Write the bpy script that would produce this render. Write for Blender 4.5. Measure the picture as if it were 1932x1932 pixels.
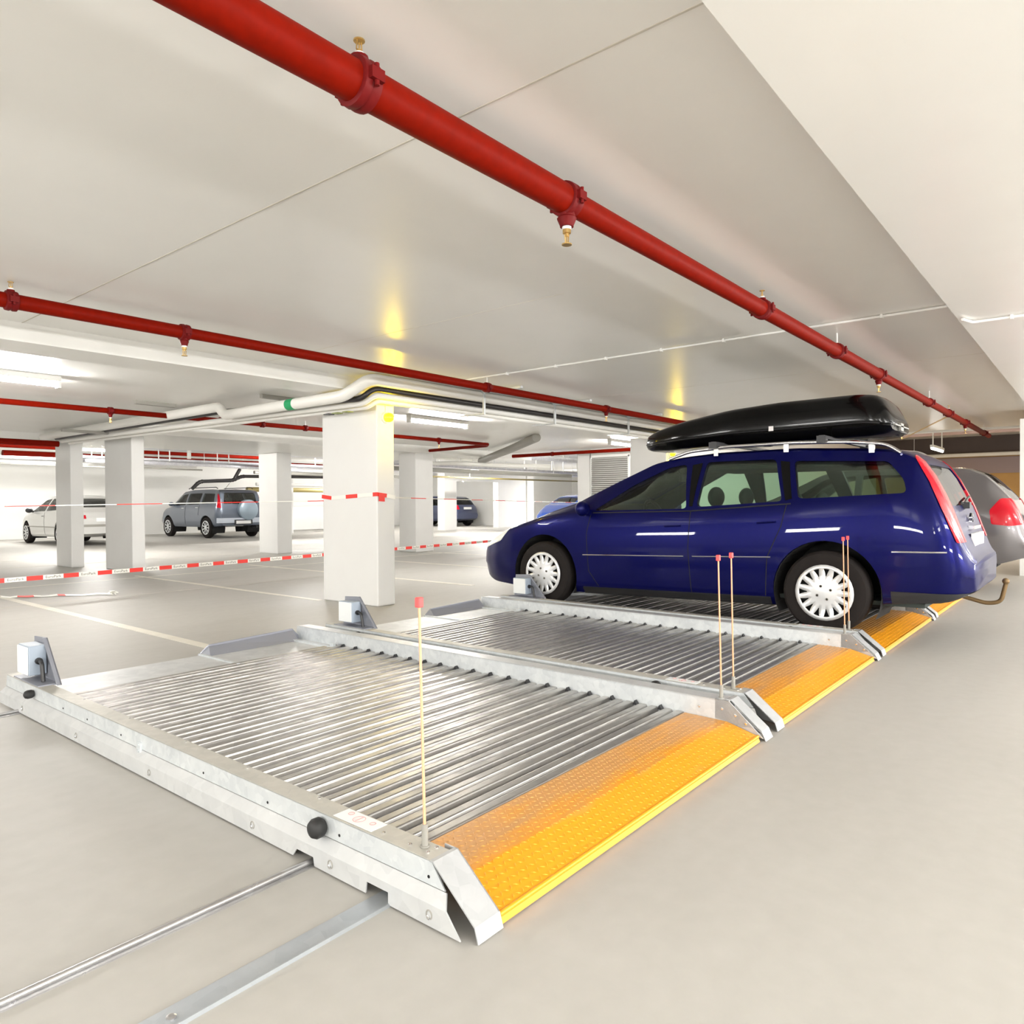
import bpy, bmesh, math, random
import numpy as np
from mathutils import Vector, Matrix
for o in list(bpy.data.objects): bpy.data.objects.remove(o, do_unlink=True)
SC = bpy.context.scene
COL = SC.collection
random.seed(4)
PI = math.pi
# ------------------------------------------------------------------ camera
cam = bpy.data.cameras.new('camera'); cob = bpy.data.objects.new('camera', cam); COL.objects.link(cob)
YAW, PITCH, ROLL, FPX = 0.685318, -0.0127586, -0.00579604, 1363.5
F = Vector((math.cos(YAW)*math.cos(PITCH), math.sin(YAW)*math.cos(PITCH), math.sin(PITCH)))
R = Vector((math.sin(YAW), -math.cos(YAW), 0)); U = R.cross(F)
R2 = math.cos(ROLL)*R + math.sin(ROLL)*U; U2 = -math.sin(ROLL)*R + math.cos(ROLL)*U
m = Matrix((R2, U2, -F)).transposed().to_4x4(); m.translation = Vector((0, 0, 1.1)); cob.matrix_world = m
cam.sensor_width = 36; cam.lens = FPX/1932*36; cam.clip_start = 0.02; cam.clip_end = 200
SC.camera = cob
# ------------------------------------------------------------------ world, light, exposure
SC.view_settings.view_transform = 'Standard'; SC.view_settings.look = 'None'
SC.view_settings.gamma = 1.0; SC.view_settings.exposure = 0.28; SC.view_settings.use_curve_mapping = False
SC.cycles.use_denoising = True
SC.cycles.max_bounces = 10; SC.cycles.diffuse_bounces = 6; SC.cycles.glossy_bounces = 4; SC.cycles.transparent_max_bounces = 20
SC.cycles.use_adaptive_sampling = True; SC.cycles.adaptive_threshold = 0.03
SC.cycles.sample_clamp_indirect = 8
w = bpy.data.worlds.new('world'); SC.world = w; w.use_nodes = True
w.node_tree.nodes['Background'].inputs[0].default_value = (1, 0.97, 0.92, 1)
w.node_tree.nodes['Background'].inputs[1].default_value = 0.25
def area(loc, rot, sx, sy, power, colr=(1, 0.985, 0.955)):
    l = bpy.data.lights.new('area_light', 'AREA'); l.shape = 'RECTANGLE'; l.size = sx; l.size_y = sy
    l.energy = power; l.color = colr
    o = bpy.data.objects.new('area_light', l); COL.objects.link(o); o.location = loc; o.rotation_euler = rot
    return o
KEY = 1.0
# added fill lights behind the camera, aimed nearly level to brighten the ceiling
for x in (-4.0, 0.5, 5.0, 9.5, 14.0):
    area((x, -2.4, 2.05), (math.radians(78), 0, 0), 1.5, 0.22, 60*KEY)
    area((x+2.2, -5.2, 1.15), (math.radians(101), 0, 0), 1.5, 0.22, 165*KEY)
for y in (1.0, 4.6, 8.2):
    area((-4.2, y, 1.5), (0, math.radians(-99), 0), 0.22, 1.5, 95*KEY)

# ------------------------------------------------------------------ materials
MATS = {}
def mat(name, col, rough=0.5, metal=0.0, coat=0.0, spec=0.5, noise=None, bump=None, emis=None, aniso=None):
    """noise=(scale, amount, col2, detail); bump=(scale, strength)"""
    if name in MATS: return MATS[name]
    M = bpy.data.materials.new(name); M.use_nodes = True; nt = M.node_tree; b = nt.nodes['Principled BSDF']
    b.inputs['Base Color'].default_value = (*col, 1); b.inputs['Roughness'].default_value = rough
    b.inputs['Metallic'].default_value = metal; b.inputs['Coat Weight'].default_value = coat
    b.inputs['Coat Roughness'].default_value = 0.03
    b.inputs['Specular IOR Level'].default_value = spec
    tc = nt.nodes.new('ShaderNodeTexCoord')
    if noise:
        n = nt.nodes.new('ShaderNodeTexNoise'); n.inputs['Scale'].default_value = noise[0]; n.inputs['Detail'].default_value = noise[3] if len(noise) > 3 else 5
        nt.links.new(tc.outputs['Object'], n.inputs['Vector'])
        r = nt.nodes.new('ShaderNodeValToRGB'); r.color_ramp.elements[0].position = 0.5-noise[1]/2; r.color_ramp.elements[1].position = 0.5+noise[1]/2
        r.color_ramp.elements[0].color = (*col, 1); r.color_ramp.elements[1].color = (*noise[2], 1)
        nt.links.new(n.outputs['Fac'], r.inputs['Fac']); nt.links.new(r.outputs['Color'], b.inputs['Base Color'])
    if bump:
        n2 = nt.nodes.new('ShaderNodeTexNoise'); n2.inputs['Scale'].default_value = bump[0]; n2.inputs['Detail'].default_value = 4
        nt.links.new(tc.outputs['Object'], n2.inputs['Vector'])
        bp = nt.nodes.new('ShaderNodeBump'); bp.inputs['Strength'].default_value = bump[1]; bp.inputs['Distance'].default_value = 0.002
        nt.links.new(n2.outputs['Fac'], bp.inputs['Height']); nt.links.new(bp.outputs['Normal'], b.inputs['Normal'])
    if emis:
        b.inputs['Emission Color'].default_value = (*emis[0], 1); b.inputs['Emission Strength'].default_value = emis[1]
    MATS[name] = M; return M

def concrete():
    M = bpy.data.materials.new('concrete_floor'); M.use_nodes = True; nt = M.node_tree; b = nt.nodes['Principled BSDF']
    tc = nt.nodes.new('ShaderNodeTexCoord')
    def noise(scale, detail, sc=(1, 1, 1)):
        mp = nt.nodes.new('ShaderNodeMapping'); mp.inputs['Scale'].default_value = sc
        n = nt.nodes.new('ShaderNodeTexNoise'); n.inputs['Scale'].default_value = scale; n.inputs['Detail'].default_value = detail
        nt.links.new(tc.outputs['Object'], mp.inputs['Vector']); nt.links.new(mp.outputs[0], n.inputs['Vector']); return n
    n1 = noise(0.8, 6); n2 = noise(14, 8, (1, 1, 1)); n3 = noise(2.2, 5, (0.35, 2.0, 1))
    r = nt.nodes.new('ShaderNodeValToRGB'); r.color_ramp.elements[0].position = .3; r.color_ramp.elements[1].position = .72
    r.color_ramp.elements[0].color = (.395, .38, .35, 1); r.color_ramp.elements[1].color = (.46, .445, .415, 1)
    a = nt.nodes.new('ShaderNodeMath'); a.operation = 'MULTIPLY_ADD'; a.inputs[1].default_value = .35
    nt.links.new(n2.outputs['Fac'], a.inputs[0])
    s = nt.nodes.new('ShaderNodeMath'); s.operation = 'MULTIPLY_ADD'; s.inputs[1].default_value = .3; s.inputs[2].default_value = 0
    nt.links.new(n3.outputs['Fac'], s.inputs[0])
    s2 = nt.nodes.new('ShaderNodeMath'); s2.operation = 'MULTIPLY_ADD'; s2.inputs[1].default_value = .35
    nt.links.new(n1.outputs['Fac'], s2.inputs[0]); nt.links.new(s.outputs[0], s2.inputs[2]); nt.links.new(s2.outputs[0], a.inputs[2])
    nt.links.new(a.outputs[0], r.inputs['Fac']); nt.links.new(r.outputs['Color'], b.inputs['Base Color'])
    b.inputs['Roughness'].default_value = .52; b.inputs['Specular IOR Level'].default_value = .3
    bp = nt.nodes.new('ShaderNodeBump'); bp.inputs['Strength'].default_value = .12; bp.inputs['Distance'].default_value = .003
    nt.links.new(n2.outputs['Fac'], bp.inputs['Height']); nt.links.new(bp.outputs['Normal'], b.inputs['Normal'])
    return M
def galv(name='galvanised_steel', base=(.76, .79, .80), alt=(.60, .63, .65), rough=.40, metal=.5, scale=38):
    M = bpy.data.materials.new(name); M.use_nodes = True; nt = M.node_tree; b = nt.nodes['Principled BSDF']
    tc = nt.nodes.new('ShaderNodeTexCoord'); v = nt.nodes.new('ShaderNodeTexVoronoi'); v.inputs['Scale'].default_value = scale
    nt.links.new(tc.outputs['Object'], v.inputs['Vector'])
    n = nt.nodes.new('ShaderNodeTexNoise'); n.inputs['Scale'].default_value = 7; n.inputs['Detail'].default_value = 6
    nt.links.new(tc.outputs['Object'], n.inputs['Vector'])
    mx = nt.nodes.new('ShaderNodeMath'); mx.operation = 'MULTIPLY_ADD'; mx.inputs[1].default_value = .35
    nt.links.new(v.outputs['Color'], mx.inputs[0]); nt.links.new(n.outputs['Fac'], mx.inputs[2])
    r = nt.nodes.new('ShaderNodeValToRGB'); r.color_ramp.elements[0].position = .38; r.color_ramp.elements[1].position = .9
    r.color_ramp.elements[0].color = (*base, 1); r.color_ramp.elements[1].color = (*alt, 1)
    nt.links.new(mx.outputs[0], r.inputs['Fac']); nt.links.new(r.outputs['Color'], b.inputs['Base Color'])
    b.inputs['Metallic'].default_value = metal
    r2 = nt.nodes.new('ShaderNodeMapRange'); r2.inputs['To Min'].default_value = rough-.08; r2.inputs['To Max'].default_value = rough+.12
    nt.links.new(mx.outputs[0], r2.inputs['Value']); nt.links.new(r2.outputs[0], b.inputs['Roughness'])
    return M
def ramp_paint():
    M = bpy.data.materials.new('yellow_ramp_paint'); M.use_nodes = True; nt = M.node_tree; b = nt.nodes['Principled BSDF']
    tc = nt.nodes.new('ShaderNodeTexCoord'); n = nt.nodes.new('ShaderNodeTexNoise'); n.inputs['Scale'].default_value = 5; n.inputs['Detail'].default_value = 7
    mp = nt.nodes.new('ShaderNodeMapping'); mp.inputs['Scale'].default_value = (.8, 3, 1)
    nt.links.new(tc.outputs['Object'], mp.inputs[0]); nt.links.new(mp.outputs[0], n.inputs['Vector'])
    sp = nt.nodes.new('ShaderNodeSeparateXYZ'); nt.links.new(tc.outputs['Object'], sp.inputs[0])
    mr = nt.nodes.new('ShaderNodeMapRange'); mr.inputs['From Min'].default_value = 1.30; mr.inputs['From Max'].default_value = 1.46
    mr.inputs['To Min'].default_value = -.30; mr.inputs['To Max'].default_value = .25
    nt.links.new(sp.outputs['Y'], mr.inputs['Value'])
    ad = nt.nodes.new('ShaderNodeMath'); ad.operation = 'ADD'; nt.links.new(n.outputs['Fac'], ad.inputs[0]); nt.links.new(mr.outputs[0], ad.inputs[1])
    r = nt.nodes.new('ShaderNodeValToRGB'); r.color_ramp.elements[0].position = .35; r.color_ramp.elements[1].position = .72
    r.color_ramp.elements[0].color = (.80, .34, .012, 1); r.color_ramp.elements[1].color = (.60, .31, .10, 1)
    nt.links.new(ad.outputs[0], r.inputs['Fac']); nt.links.new(r.outputs['Color'], b.inputs['Base Color'])
    b.inputs['Roughness'].default_value = .38
    return M
def glass(name, tint, gl=0.12):
    M = bpy.data.materials.new(name); M.use_nodes = True; nt = M.node_tree; nt.nodes.remove(nt.nodes['Principled BSDF'])
    out = nt.nodes['Material Output']; t = nt.nodes.new('ShaderNodeBsdfTransparent'); t.inputs[0].default_value = (*tint, 1)
    g = nt.nodes.new('ShaderNodeBsdfGlossy'); g.inputs['Roughness'].default_value = .02
    fr = nt.nodes.new('ShaderNodeFresnel'); fr.inputs[0].default_value = 1.5
    mx = nt.nodes.new('ShaderNodeMixShader'); nt.links.new(fr.outputs[0], mx.inputs[0]); nt.links.new(t.outputs[0], mx.inputs[1]); nt.links.new(g.outputs[0], mx.inputs[2])
    nt.links.new(mx.outputs[0], out.inputs[0]); return M

m_floor = concrete()
m_ceil = mat('ceiling_paint', (.82, .815, .785), rough=.30, spec=.45, noise=(2.5, .6, (.79, .785, .755)), bump=(30, .03))
m_wall = mat('white_wall_paint', (.84, .83, .80), rough=.6, noise=(1.5, .6, (.80, .79, .76)))
m_col = mat('white_column_paint', (.76, .76, .745), rough=.5, noise=(3, .6, (.73, .725, .71)))
m_line = mat('floor_line_paint', (.70, .67, .59), rough=.5, noise=(9, .4, (.62, .58, .50)))
m_dirt = mat('floor_joint_dark', (.52, .49, .43), rough=.8)
m_galv = galv()
m_galvw = galv('light_galvanised_plate', (.66, .67, .67), (.56, .57, .575), .38, .35, 20)
m_galvt = galv('dusty_galvanised_top', (.56, .54, .49), (.48, .47, .43), .5, .45, 30)
m_deck = galv('galvanised_deck_sheet', (.50, .485, .46), (.36, .35, .34), .34, .85, 14)
m_rail = galv('steel_rail', (.60, .60, .61), (.45, .44, .44), .25, .85, 12)
m_grey = mat('grey_metal_paint', (.27, .28, .32), rough=.45, metal=.2)
m_box = mat('grey_box_plastic', (.36, .42, .50), rough=.4)
m_cover = mat('light_box_cover', (.78, .80, .80), rough=.35)
m_yel = ramp_paint()
m_red = mat('red_pipe_paint', (.19, .006, .001), rough=.5, spec=.05, noise=(30, .5, (.15, .005, .001)))
m_redd = mat('dark_red_fitting_paint', (.13, .006, .006), rough=.5, spec=.12)
m_brass = mat('brass', (.62, .42, .16), rough=.3, metal=.9)
m_white = mat('white_plastic', (.82, .82, .80), rough=.4)
m_pipe = mat('white_pipe_lagging', (.78, .77, .73), rough=.35)
m_black = mat('black_rubber', (.018, .018, .018), rough=.6)
m_bplas = mat('black_plastic', (.02, .02, .022), rough=.4)
m_hole = mat('dark_hole', (.01, .01, .01), rough=.9)
m_green = mat('green_tape', (.0, .30, .10), rough=.4)
m_olive = mat('olive_label', (.20, .24, .05), rough=.5)
m_rod = mat('orange_rod', (.90, .42, .24), rough=.4)
m_cap = mat('coral_cap', (.92, .085, .085), rough=.4)
m_chrome = mat('chrome', (.85, .85, .86), rough=.12, metal=1)
m_tapew = mat('white_tape_film', (.86, .85, .80), rough=.35)
m_taper = mat('red_tape_film', (.80, .055, .045), rough=.35)
m_ink = mat('black_ink', (.05, .05, .03), rough=.5)
m_tube = mat('fluorescent_tube', (1, 1, 1), emis=((1, .97, .92), 30))
m_lampy = mat('yellow_lamp_glass', (1, .85, .05), rough=.3, emis=((1, .80, .0), 9))
m_tyre = mat('tyre_rubber', (.016, .013, .012), rough=.8, spec=.2, bump=(60, .4))
m_cap_s = mat('silver_hub_paint', (.72, .73, .74), rough=.32, metal=.35)
m_int = mat('dark_car_interior', (.035, .045, .04), rough=.8)
m_seat = mat('dark_seat_fabric', (.05, .065, .055), rough=.9)
m_lampr = mat('red_lamp_lens', (.50, .006, .018), rough=.2, coat=.3, spec=.2)
m_plate = mat('number_plate_white', (.85, .85, .85), rough=.4)
m_brown = mat('warm_brown_wall', (.50, .30, .10), rough=.7, noise=(3, .6, (.40, .24, .09)))
m_mauve = mat('mauve_grey_band', (.30, .24, .25), rough=.7)
m_dark = mat('dark_recess', (.09, .07, .065), rough=.8)
m_duct = mat('grey_duct', (.30, .29, .26), rough=.5)
m_bduct = mat('black_flex_duct', (.025, .022, .022), rough=.45, metal=.2)
m_tan = mat('olive_brown_pipe', (.30, .24, .08), rough=.5)
m_tray = galv('bright_cable_tray', (.80, .80, .83), (.60, .60, .66), .3, .6, 25)
g_side = glass('tinted_car_glass', (.76, .86, .79))
g_clear = glass('clear_car_glass', (.92, .95, .94))

# ------------------------------------------------------------------ object helpers
def tag(o, label=None, cat=None, group=None, kind=None):
    if label: o['label'] = label
    if cat: o['category'] = cat
    if group: o['group'] = group
    if kind: o['kind'] = kind
    return o
def empty(name, loc=(0, 0, 0), label=None, cat=None, group=None, rz=0):
    o = bpy.data.objects.new(name, None); COL.objects.link(o); o.location = loc; o.rotation_euler = (0, 0, rz)
    o.empty_display_size = .1
    return tag(o, label, cat, group)
class B:
    """collects geometry, in the coordinates of the parent"""
    def __init__(s): s.v = []; s.f = []; s.mi = []; s.cm = 0
    def add(s, vs, fs):
        n = len(s.v); s.v += [tuple(map(float, p)) for p in vs]
        for f in fs: s.f.append(tuple(n+i for i in f)); s.mi.append(s.cm)
        return s
    def box(s, x0, x1, y0, y1, z0, z1):
        vs = [(x, y, z) for x in (x0, x1) for y in (y0, y1) for z in (z0, z1)]
        return s.add(vs, [(0, 1, 3, 2), (4, 6, 7, 5), (0, 4, 5, 1), (2, 3, 7, 6), (0, 2, 6, 4), (1, 5, 7, 3)])
    def prism(s, poly, axis, a, b):
        """poly: 2D points in the two other axes (cyclic order x<y<z), extruded on axis from a to b"""
        def P(p, t):
            if axis == 0: return (t, p[0], p[1])
            if axis == 1: return (p[0], t, p[1])
            return (p[0], p[1], t)
        n = len(poly); vs = [P(p, a) for p in poly]+[P(p, b) for p in poly]
        fs = [tuple(range(n))[::-1], tuple(range(n, 2*n))]+[(i, (i+1) % n, n+(i+1) % n, n+i) for i in range(n)]
        return s.add(vs, fs)
    def strip(s, prof, axis, a, b, th):
        """open 2D profile given thickness th, extruded"""
        n = len(prof); off = []
        for i in range(n):
            p = Vector(prof[max(i-1, 0)]); q = Vector(prof[min(i+1, n-1)]); d = (q-p).normalized()
            off.append((prof[i][0]-d[1]*th, prof[i][1]+d[0]*th))
        return s.prism(list(prof)+off[::-1], axis, a, b)
    def tube(s, pts, r, n=12, caps=True, rs=None):
        pts = [Vector(p) for p in pts]; rings = []; prev = None
        for i, p in enumerate(pts):
            d = (pts[min(i+1, len(pts)-1)]-pts[max(i-1, 0)]).normalized()
            if prev is None:
                a = d.cross(Vector((0, 0, 1)));
                if a.length < .05: a = d.cross(Vector((1, 0, 0)))
            else: a = prev-d*prev.dot(d)
            a.normalize(); prev = a; b = d.cross(a); rr = rs[i] if rs else r
            rings.append([p+rr*(math.cos(2*PI*k/n)*a+math.sin(2*PI*k/n)*b) for k in range(n)])
        vs = [q for rg in rings for q in rg]
        fs = [(i*n+k, i*n+(k+1) % n, (i+1)*n+(k+1) % n, (i+1)*n+k) for i in range(len(pts)-1) for k in range(n)]
        if caps: fs += [tuple(range(n))[::-1], tuple((len(pts)-1)*n+k for k in range(n))]
        return s.add(vs, fs)
    def cyl(s, p, q, r, n=16): return s.tube([p, q], r, n)
    def lathe(s, prof, c, axis, n=24, caps=True):
        """prof: (t, r) along axis vector from centre c"""
        c = Vector(c); d = Vector(axis).normalized(); a = d.cross(Vector((0, 0, 1)))
        if a.length < .05: a = d.cross(Vector((1, 0, 0)))
        a.normalize(); b = d.cross(a); vs = []
        for t, r in prof:
            vs += [c+d*t+r*(math.cos(2*PI*k/n)*a+math.sin(2*PI*k/n)*b) for k in range(n)]
        m_ = len(prof)
        fs = [(i*n+k, i*n+(k+1) % n, (i+1)*n+(k+1) % n, (i+1)*n+k) for i in range(m_-1) for k in range(n)]
        if caps and prof[0][1] > 1e-5: fs.append(tuple(range(n))[::-1])
        if caps and prof[-1][1] > 1e-5: fs.append(tuple((m_-1)*n+k for k in range(n)))
        return s.add(vs, fs)
    def ball(s, c, r, n=14, sc=(1, 1, 1)):
        prof = [(-math.cos(PI*i/n)*r, max(math.sin(PI*i/n)*r, 1e-6)) for i in range(n+1)]; k = len(s.v)
        s.lathe(prof, (0, 0, 0), (0, 0, 1), n*2)
        for i in range(k, len(s.v)): p = s.v[i]; s.v[i] = (c[0]+p[0]*sc[0], c[1]+p[1]*sc[1], c[2]+p[2]*sc[2])
        return s
    def mesh(s, name, mats, smooth=None):
        me = bpy.data.meshes.new(name); me.from_pydata(s.v, [], s.f)
        for m_ in (mats if isinstance(mats, (list, tuple)) else [mats]): me.materials.append(m_)
        if isinstance(mats, (list, tuple)): me.polygons.foreach_set('material_index', s.mi)
        bm = bmesh.new(); bm.from_mesh(me); bmesh.ops.remove_doubles(bm, verts=bm.verts, dist=1e-6); bmesh.ops.recalc_face_normals(bm, faces=bm.faces); bm.to_mesh(me); bm.free()
        if smooth is not None: me.shade_smooth(); me.set_sharp_from_angle(angle=math.radians(smooth))
        me.update(); return me
    def build(s, name, mats, parent=None, smooth=None, bevel=None, loc=None):
        o = bpy.data.objects.new(name, s.mesh(name, mats, smooth)); COL.objects.link(o)
        if parent is not None: o.parent = parent
        if loc: o.location = loc
        if bevel:
            md = o.modifiers.new('bevel', 'BEVEL'); md.width = bevel; md.segments = 2; md.limit_method = 'ANGLE'; md.angle_limit = math.radians(40)
        return o
def copy_tree(o, parent=None):
    c = o.copy(); COL.objects.link(c); c.parent = parent
    for ch in [x for x in ALLCH.get(o.name, [])]: copy_tree(ch, c)
    return c
ALLCH = {}
def index_children():
    ALLCH.clear()
    for o in bpy.data.objects:
        if o.parent: ALLCH.setdefault(o.parent.name, []).append(o)
def fillet(pts, r, n=6):
    """round the corners of a 3D polyline"""
    pts = [Vector(p) for p in pts]; out = [pts[0]]
    for i in range(1, len(pts)-1):
        a, b, c = pts[i-1], pts[i], pts[i+1]; u = (a-b); v = (c-b); t = min(r, u.length*.45, v.length*.45)
        p, q = b+u.normalized()*t, b+v.normalized()*t
        for k in range(n+1):
            s_ = k/n; out.append((1-s_)**2*p+2*s_*(1-s_)*b+s_*s_*q)
    out.append(pts[-1]); return out
def ev(o):
    dg = bpy.context.evaluated_depsgraph_get(); return bpy.data.meshes.new_from_object(o.evaluated_get(dg))

# ================================================================== THE SETTING
def struct(name, b, m_, parent=None, smooth=None):
    o = b.build(name, m_, parent, smooth)
    if parent is None: o['kind'] = 'structure'
    return o
floor = struct('floor', B().box(-6, 40, -6, 28, -.3, 0), m_floor)
# painted bay lines and joints in the floor
for (x0, y0, x1, y1, wd) in [(2.83, 5.2, 2.83, 11.2, .09), (4.98, 6.9, 4.98, 11.6, .07), (7.12, 6.5, 7.12, 12.0, .08), (9.25, 6.5, 9.25, 12, .08), (11.4, 7, 11.4, 11.8, .08)]:
    struct('painted_line', B().box(x0-wd/2, x0+wd/2, y0, y1, 0, .0025), m_line, floor)
for (y, x0, x1, wd) in [(16.9, 1, 24, .05), (14.9, 2, 26, .03), (9.15, -2, 8.5, .012), (11.3, 0, 20, .06)]:
    struct('joint_line', B().box(x0, x1, y-wd/2, y+wd/2, 0, .0015), m_dirt if y != 11.3 else m_line, floor)
# ceiling: recessed bay z 2.40, beams at 2.26
ZC = 2.40
ceil = struct('ceiling', B().box(-6, 15.4, .73, 5.95, ZC, 2.9), m_ceil)
c2 = struct('ceiling', B().box(-6, 15.4, 6.42, 11.9, ZC, 2.9), m_ceil); struct('ceiling', B().box(-6, 5.17, 11.9, 14.78, ZC, 2.9), m_ceil)
struct('ceiling', B().box(-6, 15.4, 5.95, 6.42, 2.265, 2.9), m_ceil)            # beam over the column row
struct('ceiling', B().box(-6, 19.0, -6, .73, 2.27, 2.9), m_ceil)                 # lower slab over the aisle
struct('ceiling', B().box(5.17, 12.9, 11.9, 14.9, 2.24, 2.9), m_ceil); struct('ceiling', B().box(-6, 5.17, 14.78, 14.9, 2.24, 2.9), m_ceil)              # drop slab in front of the service zone
struct('ceiling', B().box(12.9, 15.4, 11.9, 12.6, 2.24, 2.9), m_ceil)
struct('ceiling', B().box(-6, 40, 14.9, 28, 2.78, 3.0), m_ceil)
struct('ceiling', B().box(15.4, 40, .73, 14.9, 2.78, 3.0), m_ceil)
struct('joint_line', B().box(1.786, 1.794, .73, 5.95, ZC-.002, ZC), m_dirt, ceil)
struct('joint_line', B().box(3.70, 3.704, 2.6, 5.95, ZC-.001, ZC), m_line, ceil)
struct('joint_line', B().box(7.6, 7.604, .73, 5.95, ZC-.001, ZC), m_line, ceil)
# walls
struct('wall_back', B().box(-6, 40, 27.5, 28, 0, 2.78), m_wall)
struct('wall_left', B().box(-6.3, -6, -6, 28, 0, 2.9), m_wall)
struct('wall_front', B().box(-6, 19, -6.3, -6, 0, 2.9), m_wall)
wr = B(); wr.box(15.0, 15.4, 5.0, 9.75, 0, ZC); wr.box(15.4, 24, 5.0, 5.3, 0, 2.8)
struct('wall_right', wr, m_wall)
struct('wall_right', B().box(40, 40.3, -6, 28, 0, 3), m_wall)
# warm coloured end of the aisle, far right
wb = struct('wall_end', B().box(22.5, 22.8, -3, 5.0, 0, 2.78), m_brown)
struct('painted_band', B().box(22.46, 22.5, -3, 5.0, 1.80, 2.22), m_mauve, wb)
struct('painted_band', B().box(22.44, 22.5, -3, 5.0, 2.30, 2.78), m_dark, wb)
struct('wall_near', B().box(12.75, 19, -.6, .93, 0, 2.27), m_wall)
# niche walls round the small parked car, far
wn = B(); wn.box(20.9, 21.6, 20.6, 21.0, 0, 2.78); wn.box(24.6, 26.6, 20.9, 21.2, 0, 2.78); wn.box(26.7, 27.2, 20.9, 27.5, 0, 2.78); wn.box(21.6, 24.6, 20.9, 21.1, 2.02, 2.78)
struct('wall_niche', wn, m_wall)

# ================================================================== COLUMNS
def column(x0, x1, y0, y1, z1, label):
    o = B().box(x0, x1, y0, y1, 0, z1).build('concrete_column', m_col, bevel=.012)
    return tag(o, label, 'column', 'white concrete columns')
column(5.04, 5.285, 5.97, 6.92, 2.265, 'big white square column behind the platforms, with red tape wrapped round it')
column(11.62, 11.9, 5.97, 6.7, 2.265, 'white column hidden behind the blue estate car, carrying a second yellow lamp')
column(4.93, 5.14, 14.05, 14.75, ZC, 'white column furthest left, just left of the wide one')
column(5.24, 5.45, 12.35, 13.4, 2.24, 'wide white column between the white car and the grey off-roader')
column(9.08, 9.45, 14.12, 14.85, 2.24, 'white column right of the grey off-roader, left of the big tape-wrapped one')
column(11.2, 11.75, 11.95, 12.5, 2.24, 'white column just right of the big tape-wrapped one, by the small dark car')
column(15.0, 15.4, 9.78, 10.15, ZC, 'narrow white column left of the louvred grille')
column(19.0, 19.35, 20.4, 20.9, 2.78, 'thin white column at the left edge of the small dark car')
column(15.35, 15.6, 23.2, 23.6, 2.2, 'thin pale column far back, between the off-roader and the big column')

# ================================================================== LAMPS
def tube_mat(wt):
    return mat('fluorescent_tube_%d' % wt, (1, 1, 1), emis=((1, .975, .94), wt/.24))
def fluoro(x, y, z, along, label, strength=None, L=1.25):
    t = empty('fluorescent_light', (x, y, z), label, 'light', 'fluorescent lights', rz=0 if along == 'x' else PI/2)
    B().box(-L/2, L/2, -.05, .05, -.0, .06).build('housing', m_white, t, bevel=.008)
    B().cyl((-L/2+.03, 0, -.03), (L/2-.03, 0, -.03), .019, 10).build('tube', tube_mat(strength or 45), t, 40)
    for x0 in (-L/2, L/2-.03): B().box(x0, x0+.03, -.035, .035, -.06, 0).build('lamp_holder', m_white, t)
    if z < ZC-.07:
        for x0 in (-.5, .5): B().cyl((x0, 0, .06), (x0, 0, 2.78-z), .006, 6).build('hanger', m_white, t)
    return t
fluoro(2.15, 8.15, ZC-.06, 'x', 'fluorescent light under the ceiling at the left edge of the photo', 78)
fluoro(7.85, 7.85, ZC-.06, 'x', 'fluorescent light right of the big column, above the red and white tape', 80)
fluoro(13.4, 7.85, ZC-.06, 'x', 'fluorescent light hidden by the blue estate car roof box', 70)
fluoro(6.4, 16.9, 2.32, 'x', 'fluorescent light between the two left columns', 190)
fluoro(12.5, 18.0, 2.72, 'x', 'fluorescent light in the pipework over the grey off-roader', 210)
fluoro(19.2, 16.6, 2.2, 'x', 'fluorescent light far back, above the small dark car', 210)
fluoro(23.1, 22.2, 2.12, 'x', 'fluorescent light inside the niche of the small dark car', 120)
fluoro(31.5, 20.5, 2.72, 'x', 'added fill light far back over the bright blue car', 420)  # added lamp, put here to brighten the dark far end wall
fluoro(17.8, 22.5, 2.4, 'x', 'fluorescent light far back left of the small dark car', 220)
area((2, 21.5, 2.4), (0, 0, 0), 1.3, .2, 210)
area((8, 24.2, 2.5), (0, 0, 0), 1.3, .2, 150)
area((28, 18, 2.4), (0, 0, 0), 1.3, .2, 300)
area((17, 11.5, 2.7), (0, 0, 0), 1.3, .2, 200)
# bare lamp at the far right
t = empty('tube_light', (15.9, 2.55, 2.12), 'bare bright lamp hanging past the rear of the roof box', 'light')
B().cyl((0, 0, -.02), (1.2, 0, -.02), .02, 10).build('tube', m_tube, t, 40)
B().box(-.02, 1.22, -.03, .03, 0, .05).build('housing', m_white, t)
for x0 in (.1, 1.1): B().box(x0, x0+.02, -.01, .01, .05, .66).build('hanger', m_white, t)
area((16.4, 2.5, 2.03), (0, 0, 0), 1.2, .12, 40, (1, .9, .78))
area((19.5, 2.5, 2.5), (0, 0, 0), 1.2, .12, 45, (1, .72, .42))
def wall_lamp(x, y, z, label):
    t = empty('wall_lamp', (x, y, z), label, 'lamp', 'yellow wall lamps')
    B().lathe([(0, .055), (.02, .06), (.025, .055)], (0, 0, 0), (0, -1, 0), 20).build('base', m_white, t, 40)
    B().lathe([(.02, .048), (.06, .05), (.09, .042), (.105, .025), (.11, .0001)], (0, 0, 0), (0, -1, 0), 20).build('glass_dome', m_lampy, t, 50)
    B().tube([(0, -.01, .06), (0, -.01, .13)], .008, 8).build('cable_stub', m_white, t)
    l = bpy.data.lights.new('lamp_glow', 'POINT'); l.energy = 9; l.color = (1, .68, .0); l.shadow_soft_size = .04
    o = bpy.data.objects.new('lamp_glow', l); COL.objects.link(o); o.location = (x, y-.15, z)
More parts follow.
